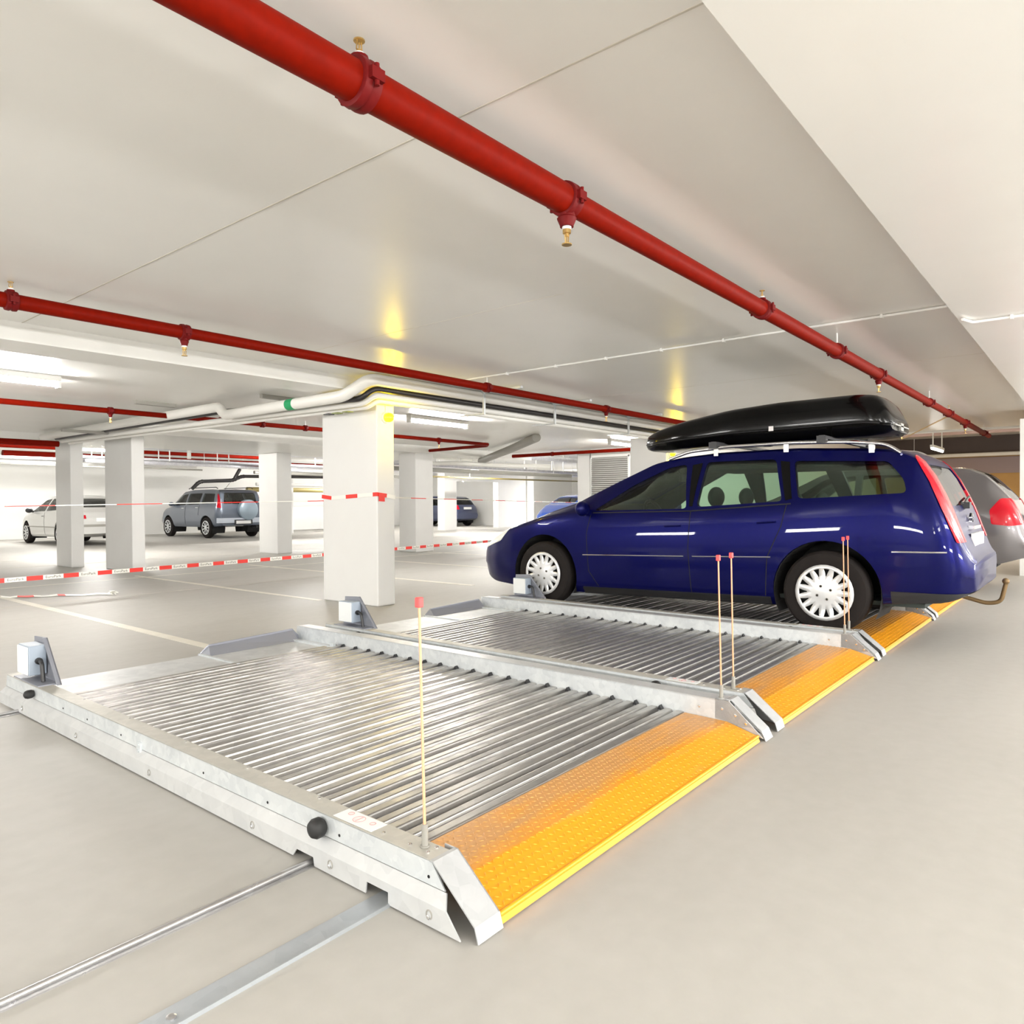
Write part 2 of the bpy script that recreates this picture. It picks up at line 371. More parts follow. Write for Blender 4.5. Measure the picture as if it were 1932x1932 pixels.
wall_lamp(5.165, 5.97, 2.02, 'glowing yellow lamp at the top of the big tape-wrapped column')
wall_lamp(11.75, 5.97, 1.96, 'glowing yellow lamp peeping out under the nose of the roof box')

# ================================================================== RED SPRINKLER PIPES
def sprinkler(b, x, y, z, up=False, s=1):
    k = 1 if up else -1
    b.lathe([(0, .016*s), (.02*s, .016*s), (.022*s, .010*s), (.03*s, .010*s)], (x, y, z), (0, 0, k), 12)
    b.cyl((x-.012*s, y, z+k*.028*s), (x-.009*s, y, z+k*.062*s), .0025*s, 6); b.cyl((x+.012*s, y, z+k*.028*s), (x+.009*s, y, z+k*.062*s), .0025*s, 6)
    b.cyl((x, y, z+k*.03*s), (x, y, z+k*.055*s), .003*s, 6)
    b.lathe([(.06*s, .020*s), (.064*s, .020*s)], (x, y, z), (0, 0, k), 14)
def red_pipe(segs, label, couplings):
    """segs: [(path, r)], couplings: (x, y, z, r, kind)"""
    t = empty('sprinkler_pipe', segs[0][0][0], label, 'pipe', 'red sprinkler pipes'); L = Vector(segs[0][0][0])
    for pth, r in segs:
        B().tube([Vector(p)-L for p in pth], r, 24).build('pipe_run', m_red, t, 50)
    for (x, y, z, r, kind) in couplings:
        c = Vector((x, y, z))-L; d = Vector((1, 0, 0))
        b = B(); b.lathe([(-.032, r+.003), (-.028, r+.012), (-.010, r+.014), (0, r+.009), (.010, r+.014), (.028, r+.012), (.032, r+.003)], c, d, 24)
        for sy in (-1, 1):
            b.box(c.x-.022, c.x+.022, c.y+sy*(r+.012)-.014, c.y+sy*(r+.012)+.014, c.z-.016, c.z+.016)
            b.cyl((c.x, c.y+sy*(r+.018), c.z-.030), (c.x, c.y+sy*(r+.018), c.z+.030), .007, 8)
        o = b.build('coupling', m_redd, t, 40)
        if kind == 'down':
            B().lathe([(0, r*.75), (r+.012, r*.62), (r+.018, r*.72), (r+.045, r*.50), (r+.05, r*.5)], c, (0, 0, -1), 16).build('outlet', m_redd, o, 40)
            b2 = B(); b2.lathe([(0, .018), (.01, .018)], (c.x, c.y, c.z-r-.05), (0, 0, -1), 12); b2.build('thread_seal', m_white, o)
            b3 = B(); sprinkler(b3, c.x, c.y, c.z-r-.055); b3.build('sprinkler_head', m_brass, o)
        elif kind == 'up':
            B().lathe([(0, r*.6), (r+.02, r*.45)], c, (0, 0, 1), 14).build('outlet', m_redd, o, 40)
            b3 = B(); sprinkler(b3, c.x, c.y, c.z+r+.015, True, .8); b3.build('sprinkler_head', m_brass, o)
            B().cyl((c.x, c.y, c.z+r+.01), (c.x, c.y, c.z+r+.03), .014, 12).build('thread_seal', m_white, o)
        else:
            B().cyl((c.x, c.y, c.z+r), (c.x, c.y, ZC-L.z), .006, 8).build('hanger_rod', m_white, o)
    return t
P1Y, P1Z = 1.60, 2.262
red_pipe([([(-2, P1Y, P1Z), (2.30, P1Y, P1Z)], .056), ([(2.30, P1Y, P1Z), (7.3, P1Y, P1Z)], .047), ([(7.3, P1Y, P1Z), (15.6, P1Y, P1Z)], .040)],
         'long red sprinkler pipe running across the top of the photo to the far right', 
         [(1.30, P1Y, P1Z, .056, 'up'), (2.30, P1Y, P1Z, .053, 'down'), (4.36, P1Y, P1Z, .047, 'up'), (5.95, P1Y, P1Z, .047, 'rod'), (7.3, P1Y, P1Z, .045, 'down'), (9.8, P1Y, P1Z, .040, 'rod'), (11.2, P1Y, P1Z, .040, 'up'), (12.7, P1Y, P1Z, .040, 'down'), (14.9, P1Y, P1Z, .040, 'rod')])
P2Y, P2Z = 4.9, 2.285
red_pipe([([(-5, P2Y, P2Z), (2.44, P2Y, P2Z)], .044), ([(2.44, P2Y, P2Z), (15.0, P2Y, P2Z)], .038)],
         'second red sprinkler pipe, from the left edge passing above the big column',
         [(1.42, P2Y, P2Z, .044, 'up'), (2.44, P2Y, P2Z, .042, 'down'), (5.6, P2Y, P2Z, .038, 'rod'), (7.9, P2Y, P2Z, .038, 'down'), (10.8, P2Y, P2Z, .038, 'rod')])
P3Y = 9.7
red_pipe([([(-5, P3Y, 2.29), (11.1, P3Y, 2.29), (11.3, 9.9, 2.29), (11.5, 11.8, 2.29)], .034)],
         'thin orange-red pipe behind the white lagged pipes and the big column',
         [(3.87, P3Y, 2.29, .034, 'down'), (5.35, P3Y, 2.29, .034, 'rod'), (6.0, P3Y, 2.29, .034, 'up'), (6.75, P3Y, 2.29, .034, 'rod'), (9.7, P3Y, 2.29, .034, 'down')])
b = B(); b.tube([(14.6, 12.4, 2.31), (14.6, 8.0, 2.31)], .042, 16)
o = tag(b.build('sprinkler_pipe', m_red, None, 50), 'short orange pipe above the louvred grille', 'pipe', 'red sprinkler pipes')
B().cyl((14.6, 10.6, 2.31), (14.6, 10.65, 2.31), .055, 16).build('coupling', m_redd, o)
for (y, z, x0, x1, r, lb) in [(13.9, 2.155, -5, 4.7, .05, 'brown-red pipe at the left edge behind the end of the white lagged pipe'), (20.0, 2.52, -5, 12.5, .05, 'far red pipe above the cable trays over the white car'), (21.5, 2.42, 6, 17, .09, 'far brick-red pipe over the grey off-roader')]:
    o = tag(B().tube([(x0, y, z), (x1, y, z)], r, 16).build('sprinkler_pipe', m_red, None, 50), lb, 'pipe', 'red sprinkler pipes')
    for u in (.3, .6, .9): B().cyl((x0+(x1-x0)*u, y, z+r*.9), (x0+(x1-x0)*u, y, ZC if y < 14 else 2.78), .006, 6).build('hanger', m_white, o)

# ================================================================== WHITE LAGGED PIPES THAT TURN AT THE COLUMN
def lagged(path, r, fr, label, m_, name='lagged_pipe', clamps=()):
    o = B().tube(fillet(path, fr), r, 20).build(name, m_, None, 50); return tag(o, label, 'pipe', 'pipes turning at the big column')
p = lagged([(4.62, 14.4, 2.30), (4.62, 8.42, 2.30), (4.62, 8.30, 2.19), (4.60, 5.95, 2.19), (4.66, 5.62, 2.335), (14.99, 5.62, 2.335)], .060, .10, 'thickest white lagged pipe with a green band, topmost of the bundle', m_pipe)
B().cyl((4.61, 6.93, 2.19), (4.607, 6.80, 2.19), .0625, 24).build('green_band', m_green, p, 40)
lagged([(4.70, 14.0, 2.255), (4.70, 8.5, 2.255), (4.70, 5.80, 2.16), (4.78, 5.70, 2.26), (14.99, 5.70, 2.26)], .030, .10, 'black lagged pipe between the white ones, turning at the big column', m_bduct)
p = lagged([(4.78, 14.0, 2.22), (4.78, 5.86, 2.13), (4.86, 5.78, 2.215), (14.99, 5.78, 2.215)], .034, .10, 'white pipe directly below the black one, turning at the big column', m_pipe)
lagged([(4.87, 13.9, 2.18), (4.87, 5.90, 2.10), (4.94, 5.84, 2.165), (14.99, 5.84, 2.165)], .024, .09, 'thinnest white pipe, lowest of the bundle at the big column', m_pipe)
for i, (y, mm) in enumerate([(6.55, m_bplas), (6.40, m_olive), (6.22, m_olive)]):
    B().box(-.05+4.87, 4.90, y-.045, y+.045, 2.072, 2.080).build('pipe_label', mm, p)
# brackets carrying the bundle
for i, (x) in enumerate([6.3, 7.7, 9.6, 11.6]):
    b = B(); b.box(x-.02, x+.02, 5.00, 5.93, 2.372, 2.398); b.box(x-.015, x+.015, 5.55, 5.57, 2.14, 2.372); b.box(x-.015, x+.015, 5.55, 5.93, 2.125, 2.14)
    tag(b.build('pipe_bracket', m_galv), 'steel bracket under the ceiling holding the pipe bundle, number order hidden', 'bracket', 'brackets holding the pipe bundle')['label'] = ['steel bracket holding the pipes just right of the big column', 'steel bracket holding the pipes midway along the bundle', 'steel bracket holding the pipes third from the big column', 'steel bracket holding the pipes behind the roof box nose'][i]
# grey cable channels on the ceiling behind the pipe bundle
for (x0, x1, y, lb) in [(4.75, 5.6, 7.7, 'short grey cable channel on the ceiling above the green pipe band'), (4.0, 4.5, 9.3, 'short grey cable channel on the ceiling left of the lagged pipe'), (4.1, 4.75, 12.0, 'short grey cable channel furthest back by the left columns')]:
    tag(B().box(x0, x1, y-.03, y+.03, ZC-.045 if y < 11 else 2.20, ZC if y < 11 else 2.24).build('cable_channel', m_duct), lb, 'cable channel')
# thin white conduit with clips
def conduit(path, clips, label):
    t = empty('conduit', path[0], label, 'conduit'); L = Vector(path[0])
    B().tube([Vector(p_)-L for p_ in fillet(path, .03, 4)], .009, 8).build('conduit_tube', m_white, t, 50)
    for c in clips:
        c = Vector(c)-L; B().box(c.x-.014, c.x+.014, c.y-.008, c.y+.008, c.z-.014, c.z+.014).build('clip', m_white, t)
conduit([(5.56, 5.4, ZC-.012), (5.56, .742, ZC-.012)], [(5.56, y, ZC-.012) for y in (1.2, 1.75, 2.35, 2.9, 3.45, 4.0, 4.6)], 'thin white conduit with clips crossing the ceiling above the platforms')
conduit([(5.42, .70, 2.258), (5.56, .66, 2.258), (5.56, -3, 2.258)], [(5.56, .45, 2.258), (5.56, -.1, 2.258)], 'short white conduit under the lower slab at the right edge')
# thin diagonal rod under the slab behind the roof box
tag(B().tube([(11.3, 1.62, 2.235), (14.5, 2.8, 2.2), (14.5, 2.8, 2.398)], .010, 8).build('stay_rod', m_brass), 'thin slanting rod between the red pipe and the rear of the roof box', 'rod')

# ================================================================== PARKING PLATFORMS
m_capm = galv('mottled_galvanised_cap', (.50, .51, .52), (.40, .41, .42), .42, .35, 26)
PX = 1.297; PITCH_X = 2.13
def platform():
    t = empty('parking_platform', (PX, 0, 0))
    # ---- deck: corrugated sheet between the beams
    prof = []; y = 1.575; top = .078; k = 0
    while y < 4.24:
        prof += [(y, top-.036), (y+.006, top-.002), (y+.012, top), (y+.040, top), (y+.046, top-.002), (y+.052, top-.018), (y+.062, top-.018), (y+.068, top-.002), (y+.074, top), (y+.100, top), (y+.106, top-.002), (y+.112, top-.036)]
        y += .140
    b = B()
    low = [(p_[0], p_[1]-.006) for p_ in prof]
    n = len(prof)
    vs = [(.105, *p_) for p_ in prof]+[(1.95, *p_) for p_ in prof]+[(.105, *p_) for p_ in low]+[(1.95, *p_) for p_ in low]
    fs = [(i, i+1, n+i+1, n+i) for i in range(n-1)]+[(2*n+i, 3*n+i, 3*n+i+1, 2*n+i+1) for i in range(n-1)]
    b.add(vs, fs); b.build('corrugated_deck', m_deck, t)
    B().box(.10, 1.96, 1.52, 4.70, .018, .040).build('underframe', m_galv, t)
    # ---- near beam
    nb = empty('near_beam'); nb.parent = t
    bb = B(); ln = [(0.0, .006), (0.0, .064), (.027, .093), (.027, .1600), (.098, .1600), (.098, .03)]
    def beam(b_, pr, yf):
        """profile in x,z swept on y; front end follows a slanted cut yf(z)"""
        th = .004; n_ = len(pr); inner = []
        for i in range(n_):
            p0 = Vector(pr[max(i-1, 0)]); q = Vector(pr[min(i+1, n_-1)]); d = (q-p0).normalized(); inner.append((pr[i][0]+d[1]*th, pr[i][1]-d[0]*th))
        ring = pr+inner[::-1]; m2 = len(ring)
        v = [(x, yf(z), z) for x, z in ring]+[(x, 4.72+(.16-z)*.35, z) for x, z in ring]
        f = [(i, (i+1) % m2, m2+(i+1) % m2, m2+i) for i in range(m2)]
        f += [(i, i+1, m2-2-i, m2-1-i) for i in range(n_-1)]+[(m2+i, m2+m2-1-i, m2+m2-2-i, m2+i+1) for i in range(n_-1)]
        b_.add(v, f)
    yf = lambda z: 1.225+(z)*.85
    low_b = B()
    # side skirt with the two notches over the rails (z up to .064)
    def skirt(b_, x, segs):
        for (ya, yb, z0) in segs: b_.box(x, x+.004, ya, yb, z0, .064)
    ys = 1.235
    b_ = B(); b_.prism([(1.235, .006), (1.505, .006), (1.505, .040), (1.595, .040), (1.60, .006), (1.84, .006), (1.825+.02, .032), (1.93, .032), (1.95, .006), (4.77, .006), (4.75, .064), (1.285, .064)], 0, 0, .004)
    # sloping strip
    b_.add([(0, 1.285, .064), (.027, 1.308, .093), (.027, 4.74, .093), (0, 4.75, .064), (.004, 1.285, .062), (.031, 1.308, .091), (.031, 4.74, .091), (.004, 4.75, .062)], [(0, 1, 2, 3), (4, 7, 6, 5), (0, 4, 5, 1), (3, 2, 6, 7)])
    b_.build('side_skirt', m_galvw, nb)
    B().box(.034, .090, 1.44, 4.69, .012, .150).build('beam_core', m_duct, nb)
    b2 = B(); b2.prism([(1.312, .0955), (1.362, .160), (4.715, .160), (4.735, .0955)], 0, .026, .030)
    b2.build('side_strip', m_galv, nb)
    b3 = B(); b3.box(.026, .098, 1.355, 4.715, .158, .162); b3.prism([(1.355, .158), (1.4, .03), (4.7, .03), (4.715, .158)], 0, .094, .098)
    b3.build('top_plate', m_galvt, nb)
    def cap(x0, x1):
        b_ = B(); b_.strip([(1.365, .1625), (1.352, .1625), (1.205, .043), (1.193, .004)], 0, x0, x1, .004)
        b_.prism([(1.205, .043), (1.352, .1625), (1.40, .1625), (1.40, .10), (1.30, .02), (1.197, .01)], 0, x1-.004, x1)
        return b_
    cap(.022, .118).build('beam_cap', m_capm, nb)
    kn = B()
    for (yy, r) in ((1.83, .030), (4.30, .022)):
        kn = B(); kn.lathe([(0, r*.7), (.012, r), (.03, r*1.02), (.042, r*.8), (.048, r*.3), (.048, .0001)], (.027, yy, .123), (-1, 0, 0), 20); kn.build('rubber_stop', m_black, nb, 40)
    for yy in (1.345, 1.76, 2.18, 2.93, 3.67, 4.39):
        s_ = B(); s_.tube([(-.0005, yy+.010*math.cos(a), .036+.012*math.sin(a)) for a in np.linspace(-.5*PI, 1.3*PI, 12)], .0022, 6); s_.build('curved_slot', m_duct, nb)
        s_ = B(); s_.lathe([(0, .006), (.004, .006), (.005, .004)], (0, yy+.002, .030), (-1, 0, 0), 10); s_.build('bolt', m_chrome, nb)
    for yy in (1.372, 1.75, 2.13, 2.55, 3.25, 3.61, 3.9):
        s_ = B(); s_.lathe([(0, .0045), (.0012, .0045)], (.026, yy, .116), (-1, 0, 0), 10); s_.build('hole', m_hole, nb)
    s_ = B(); s_.box(.018, .026, 3.05, 3.085, .078, .125); s_.lathe([(0, .007), (.004, .007)], (.018, 3.067, .113), (-1, 0, 0), 8); s_.lathe([(0, .007), (.004, .007)], (.018, 3.067, .090), (-1, 0, 0), 8); s_.build('joint_clip', m_galv, nb)
    for (x, yy) in [(.05, 1.47), (.05, 1.40), (.083, 1.40), (.05, 1.58), (.085, 1.93), (.085, 2.35), (.085, 2.8), (.085, 3.3), (.085, 3.8)]: B().lathe([(0, .006), (.003, .006), (.005, .003)], (x, yy, .162), (0, 0, 1), 10).build('top_bolt', m_chrome, nb)
    # sticker
    st = B(); st.box(.034, .094, 1.615, 1.790, .162, .1632); so = st.build('warning_sticker', m_cover, nb)
    st = B()
    for (x, yy, r, ) in [(.064, 1.705, .019), (.070, 1.65, .009), (.075, 1.755, .009)]:
        st.tube([(x+r*math.cos(a), yy+r*math.sin(a), .1637) for a in np.linspace(0, 2*PI, 20)], .0008, 4)
    st.box(.050, .080, 1.704, 1.706, .1632, .1640); st.build('red_symbol', mat('faded_red_print', (.62, .25, .25), rough=.5), so)
    # junction box on its bracket
    jb = empty('control_box'); jb.parent = t
    pl = B(); pl.prism([(4.62, .16), (4.60, .375), (4.42, .385), (4.22, .16)], 0, .125, .131)
    pl.prism([(4.22, .16), (4.42, .385), (4.43, .385), (4.23, .16)], 0, .108, .131); pl.box(.03, .125, 4.25, 4.62, .160, .168); pl.build('bracket_plate', m_grey, jb)
    B().box(.035, .120, 4.40, 4.56, .195, .352).build('box', m_box, jb, bevel=.005)
    B().box(.027, .035, 4.405, 4.555, .200, .347).build('cover', m_cover, jb, bevel=.003)
    g_ = B(); g_.tube(fillet([(.08, 4.40, .27), (.08, 4.35, .27), (.08, 4.33, .17)], .03), .011, 8); g_.cyl((.08, 4.41, .27), (.08, 4.385, .27), .018, 10); g_.build('cable_gland', m_bplas, jb, 50)
    # ---- far beam
    fb = empty('far_beam'); fb.parent = t
    b_ = B(); b_.prism([(1.40, .045), (1.235, .062), (1.355, .163), (4.80, .163), (4.82, .045)], 0, 1.952, 1.957)
    b_.build('inner_plate', m_galv, fb)
    b_ = B(); b_.box(1.952, 2.045, 1.355, 4.78, .160, .165); b_.box(2.041, 2.045, 1.36, 4.78, .08, .162); b_.build('top_plate', m_galvw, fb)
    b_ = B(); b_.prism([(1.235, .006), (1.36, .082), (4.78, .082), (4.80, .006)], 0, 2.066, 2.070); b_.add([(2.045, 1.36, .082), (2.070, 1.36, .080), (2.070, 4.78, .080), (2.045, 4.78, .082)], [(0, 1, 2, 3)]); b_.build('side_skirt', m_galvw, fb)
    b_ = B(); b_.strip([(1.375, .167), (1.352, .167), (1.205, .046), (1.185, .004)], 0, 1.975, 2.062, .004); b_.prism([(1.19, .02), (1.352, .165), (1.42, .165), (1.42, .075), (1.36, .07)], 0, 1.952, 1.958); b_.build('beam_cap', m_capm, fb)
    for (yy, z) in [(1.50, .118), (1.385, .125), (1.32, .105), (1.27, .075)]: B().lathe([(0, .007), (.003, .007), (.005, .004)], (1.952, yy, z), (-1, 0, 0), 10).build('plate_bolt', m_chrome, fb)
    sh = B()
    yy = 1.575
    while yy < 4.2:
        B().prism([(yy+.108, .07), (yy+.135, .07), (yy+.125, .092)], 0, 1.925, 1.951).build('end_lug', m_bplas, fb); yy += .140
    # ---- marker rods
    for (x, yy, zb) in ((.068, 1.43, .163), (1.99, 1.405, .165)):
        rd = B().lathe([(0, .0042), (.625, .0036)], (x, yy, zb+.04), (-.012 if x < 1 else -.022, .012, 1), 10).build('marker_rod', m_rod, t, 50)
        e = Vector((-.012 if x < 1 else -.022, .012, 1)).normalized()*.63+Vector((x, yy, zb+.04))
        B().box(e.x-.009, e.x+.009, e.y-.009, e.y+.009, e.z-.016, e.z+.012).build('rod_cap', m_cap, rd, bevel=.003)
        B().lathe([(0, .013), (.004, .013), (.004, .009), (.062, .009)], (x, yy, zb), (0, 0, 1), 12).build('rod_socket', m_duct, rd, 40)
    # ---- ramp
    rp = B(); rp.strip([(1.575, .074), (1.36, .070), (1.212, .030), (1.203, .006)], 0, .124, 1.948, .005)
    for i in range(88):
        for j in range(14):
            x = .14+i*.0205; yy = 1.228+j*.025
            if x > 1.93: continue
            zz = (.0345 + (yy-1.212)*.2703) if yy < 1.36 else (.075+(yy-1.36)*.0186)
            sl = .27 if yy < 1.36 else .0186
            a = (PI/4 if (i+j) % 2 else -PI/4)+.12; L_, w_ = .0095, .0026
            c_, s_ = math.cos(a), math.sin(a)
            pts = [(L_, 0), (0, w_), (-L_, 0), (0, -w_)]
            q = [(x+p_*c_-r_*s_, yy+p_*s_+r_*c_, zz+(p_*s_+r_*c_)*sl) for p_, r_ in pts]
            rp.add(q+[(x, yy, zz+.0022)], [(0, 1, 4), (1, 2, 4), (2, 3, 4), (3, 0, 4)])
    rp.build('ramp_plate', m_yel, t)
    B().cyl((.124, 1.213, .028), (1.948, 1.213, .028), .0075, 10).build('ramp_nose', m_yel, t, 50)
    # ---- rear plate and wheel stop
    B().box(.10, 1.96, 4.245, 4.78, .060, .068).build('rear_plate', m_galvw, t)
    ws = B(); ws.prism([(1.16, .068), (1.24, .130), (1.90, .150), (1.96, .085), (1.95, .068)], 1, 4.785, 4.80)
    ws.add([(1.16, 4.80, .068), (1.24, 4.80, .130), (1.90, 4.80, .150), (1.95, 4.80, .068), (1.2, 4.70, .068), (1.90, 4.70, .068)], [(0, 4, 1), (1, 4, 5, 2), (2, 5, 3)])
    ws.build('wheel_stop', m_grey, t)
    sr = B(); sr.box(1.165, 1.185, 4.30, 4.80, .068, .078); sr.build('slide_rail', m_galv, t)
    sr = B(); sr.box(1.86, 1.885, 4.26, 4.74, .068, .080); sr.box(1.885, 1.905, 4.26, 4.30, .068, .10); sr.build('slide_rail', m_galv, t)
    return t
pf = platform()
labels = ['nearest galvanised sliding parking platform, empty, with yellow ramp and sticker on its beam',
          'second empty parking platform, between the nearest one and the blue estate car',
          'parking platform under the blue estate car with a roof box',
          'empty parking platform just beyond the blue estate car',
          'parking platform furthest back, under the grey hatchback']
index_children()
for i in range(5):
    o = pf if i == 0 else copy_tree(pf)
    o.location = (PX+PITCH_X*i, 0, 0)
    tag(o, labels[i], 'parking platform', 'sliding parking platforms')

m_gr = galv('galvanised_floor_rail', (.50, .53, .56), (.42, .45, .48), .4, .5, 18)
# ---- floor rails
def rail(ya, yb, label, kind):
    t = empty('floor_rail', (-6, (ya+yb)/2, 0), label, 'rail', 'floor rails'); w_ = (yb-ya)/2
    B().box(0, 18, -w_, w_, 0, .004).build('base_strip', m_rail if kind == 'bar' else m_gr, t)
    if kind == 'bar':
        B().tube([(0, -.004, .010), (18, -.004, .010)], .009, 10).build('guide_bar', m_rail, t, 50)
    else:
        B().box(0, 18, -w_, -w_+.005, .004, .010).build('edge_lip', m_gr, t)
        for x in (5.05, 6.72, 9.0):
            B().lathe([(0, .011), (.003, .011), (.005, .006)], (x, 0, .004), (0, 0, 1), 12).build('bolt', m_rail, t)
rail(1.845, 1.895, 'dark shiny round-bar floor rail at the lower left, running under the nearest platform', 'bar')
rail(1.500, 1.575, 'flat galvanised floor rail closest to the camera, with bolts', 'flat')
rail(4.42, 4.50, 'floor rail at the far end of the platforms, by the left edge', 'bar')

# ================================================================== WHEELS
def wheel(parent, x, y, z, r, side, w_=.19, spokes=15, hub_r=None, style='cap', m_hub=None):
    """side -1: outside faces -x"""
    hub_r = hub_r or r*.645; s = side
    wh = empty('wheel'); wh.parent = parent; wh.location = (x, y, z)
    pr = [(-w_/2, hub_r*.96), (-w_/2+.012, hub_r*1.02), (-w_/2+.006, (hub_r+r)/2), (-w_/2+.012, r*.93), (-w_/2+.03, r*.985), (-w_/2+.05, r), (w_/2-.05, r), (w_/2-.03, r*.985), (w_/2-.012, r*.93), (w_/2-.006, (hub_r+r)/2), (w_/2-.012, hub_r*1.02), (w_/2, hub_r*.96), (w_/2, hub_r*.9), (-w_/2, hub_r*.9), (-w_/2, hub_r*.96)]
    b = B(); b.lathe(pr, (0, 0, 0), (1, 0, 0), 40, False); b.build('tyre', m_tyre, wh, 35)
    d = B(); d.lathe([(0, hub_r*.95), (.004, hub_r*.95)], (s*(w_/2-.045), 0, 0), (s, 0, 0), 30); d.build('brake_backing', m_hole, wh)
    # cover with openings
    N = spokes; rad = [0, .12, .25, .42, .59, .62, .70, .78, .86, .90, 1.0]; dish = [.020, .020, .016, .011, .010, .010, .011, .013, .016, .018, .014]
    def half(rr):  # half opening angle fraction
        if style == 'cap': return 0 if rr < .60 or rr > .87 else .05+.25*(rr-.60)/.27
        return 0 if rr < .30 or rr > .86 else .22+.14*(rr-.3)/.56
    vs = []; idx = {}
    for i, rr in enumerate(rad):
        hw = half(rr)
        for k in range(N):
            for j, fr in enumerate((-.5, -max(hw, .08), 0, max(hw, .08))):
                a = (k+fr+.0)*2*PI/N; q = hub_r*rr*1.04
                idx[(i, k, j)] = len(vs); vs.append((s*(w_/2-.012+dish[i]), q*math.cos(a), q*math.sin(a)))
    fs = []
    for i in range(len(rad)-1):
        op = half((rad[i]+rad[i+1])/2) > 0
        for k in range(N):
            for j in range(4):
                if op and j in (1, 2): continue
                k2, j2 = (k, j+1) if j < 3 else ((k+1) % N, 0)
                fs.append((idx[(i, k, j)], idx[(i+1, k, j)], idx[(i+1, k2, j2)], idx[(i, k2, j2)]))
    c = B().add(vs, fs); co = c.build('hub_cap', m_hub or m_cap_s, wh, 60)
    md = co.modifiers.new('thick', 'SOLIDIFY'); md.thickness = .006
    if style == 'cap':
        for k in range(4):
            a = PI/4+k*PI/2+.35; q = hub_r*.26
            B().lathe([(0, .011), (.003, .011), (.003, .007), (.0, .007)], (s*(w_/2+.005), q*math.cos(a), q*math.sin(a)), (s, 0, 0), 12).build('wheel_bolt', m_duct, wh)
    return wh

# ================================================================== CARS (lofted shells cut with booleans)
def lerp(tab, y):
    return float(np.interp(y, [t_[0] for t_ in tab], [t_[1] for t_ in tab]))
def sm(tab, y, h=.07):
    return sum(w_*lerp(tab, y+d*h) for d, w_ in ((-1, .15), (-.5, .2), (0, .3), (.5, .2), (1, .15)))
class Car:
    def __init__(s, sp): s.sp = sp; s.cache = {}
    def sec(s, y):
        k = round(y, 4)
        if k in s.cache: return s.cache[k]
        sp = s.sp; T = sm(sp['top'], y, .05); zb = sm(sp['bot'], y); W = sm(sp['wid'], y, .05); Zs = min(sm(sp['sho'], y), T-.05); Wr = min(sm(sp['rw'], y), W*.93); dr = sm(sp['drop'], y)
        Zr = max(T-dr, Zs+.012); mid = zb+(Zs-zb)*.52
        pts = [(0, zb), (W*.82, zb), (W*.93, zb+.03), (W*.975, zb+.12), (W, mid), (W*.993, zb+(Zs-zb)*.80), (W*.965, Zs), (W*.965*.5+Wr*.5+.012, Zs*.5+Zr*.5+.004), (Wr, Zr), (Wr*.955, Zr+(T-Zr)*.55), (Wr*.80, Zr+(T-Zr)*.84), (Wr*.45, T-.004), (0, T)]
        # Catmull-Rom resample
        out = []
        P_ = [(-pts[1][0], pts[1][1])]+pts+[(-pts[-2][0], pts[-2][1])]
        for i in range(1, len(P_)-2):
            for q in range(3):
                t = q/3; a, b, c, d = P_[i-1], P_[i], P_[i+1], P_[i+2]
                out.append(tuple(.5*((2*b[j])+(-a[j]+c[j])*t+(2*a[j]-5*b[j]+4*c[j]-d[j])*t*t+(-a[j]+3*b[j]-3*c[j]+d[j])*t**3) for j in (0, 1)))
        out.append(pts[-1]); out = [(max(x, 0), z) for x, z in out]; out[0] = (0, zb)
        s.cache[k] = (out, T, zb, W); return s.cache[k]
    def shell(s, inset=0.0):
        sp = s.sp; y0, y1 = sp['y0'], sp['y1']; L = y1-y0
        ts = np.concatenate([np.array([0, .012, .03, .06, .1, .15, .2, .26]), np.linspace(.33, L-.33, int(L/.055)), L-np.array([.26, .2, .15, .1, .06, .03, .012, 0])])
        ys = y0+ts; n = None; vs = []; fs = []
        for y in ys:
            o, T, zb, W = s.sec(y); cz = (T+zb)/2; H = T-zb
            fx = (W-inset)/W; fz = (H-2*inset)/H
            ye = y+(inset if y < (y0+y1)/2-.8 else -inset if y > (y0+y1)/2+.8 else inset*(1-2*(y-(y0+y1)/2+.8)/1.6))
            ring = [(x*fx, ye, cz+(z-cz)*fz) for x, z in o]+[(-x*fx, ye, cz+(z-cz)*fz) for x, z in o[-2:0:-1]]
            n = len(ring); vs += ring
        m_ = len(ys)
        fs = [(i*n+k, i*n+(k+1) % n, (i+1)*n+(k+1) % n, (i+1)*n+k) for i in range(m_-1) for k in range(n)]
        fs += [tuple(range(n))[::-1], tuple((m_-1)*n+k for k in range(n))]
        return B().add(vs, fs)
    def sx(s, y, z):
        o = s.sec(y)[0]; best = None; h_ = len(o)
        for i in range(3, h_-1):
            (xa, za), (xb, zb) = o[i], o[i+1]
            if (za-z)*(zb-z) <= 0 and abs(zb-za) > 1e-6:
                x = xa+(xb-xa)*(z-za)/(zb-za); best = x if best is None else max(best, x)
        return best if best is not None else o[12][0]
def tmp(b): o = bpy.data.objects.new('tmp', b.mesh('tmp', m_black)); COL.objects.link(o); return o
def boolean(base, ops, mats_, name, parent, smooth=32):
    for op, cut in ops:
        md = base.modifiers.new('b', 'BOOLEAN'); md.operation = op; md.object = cut; md.solver = 'EXACT'
    bpy.context.view_layer.update(); me = ev(base)
    me.materials.clear(); me.materials.append(mats_); me.name = name
    me.polygons.foreach_set('material_index', [0]*len(me.polygons))
    me.shade_smooth(); me.set_sharp_from_angle(angle=math.radians(smooth))
    o = bpy.data.objects.new(name, me); COL.objects.link(o); o.parent = parent; base.modifiers.clear()
    return o
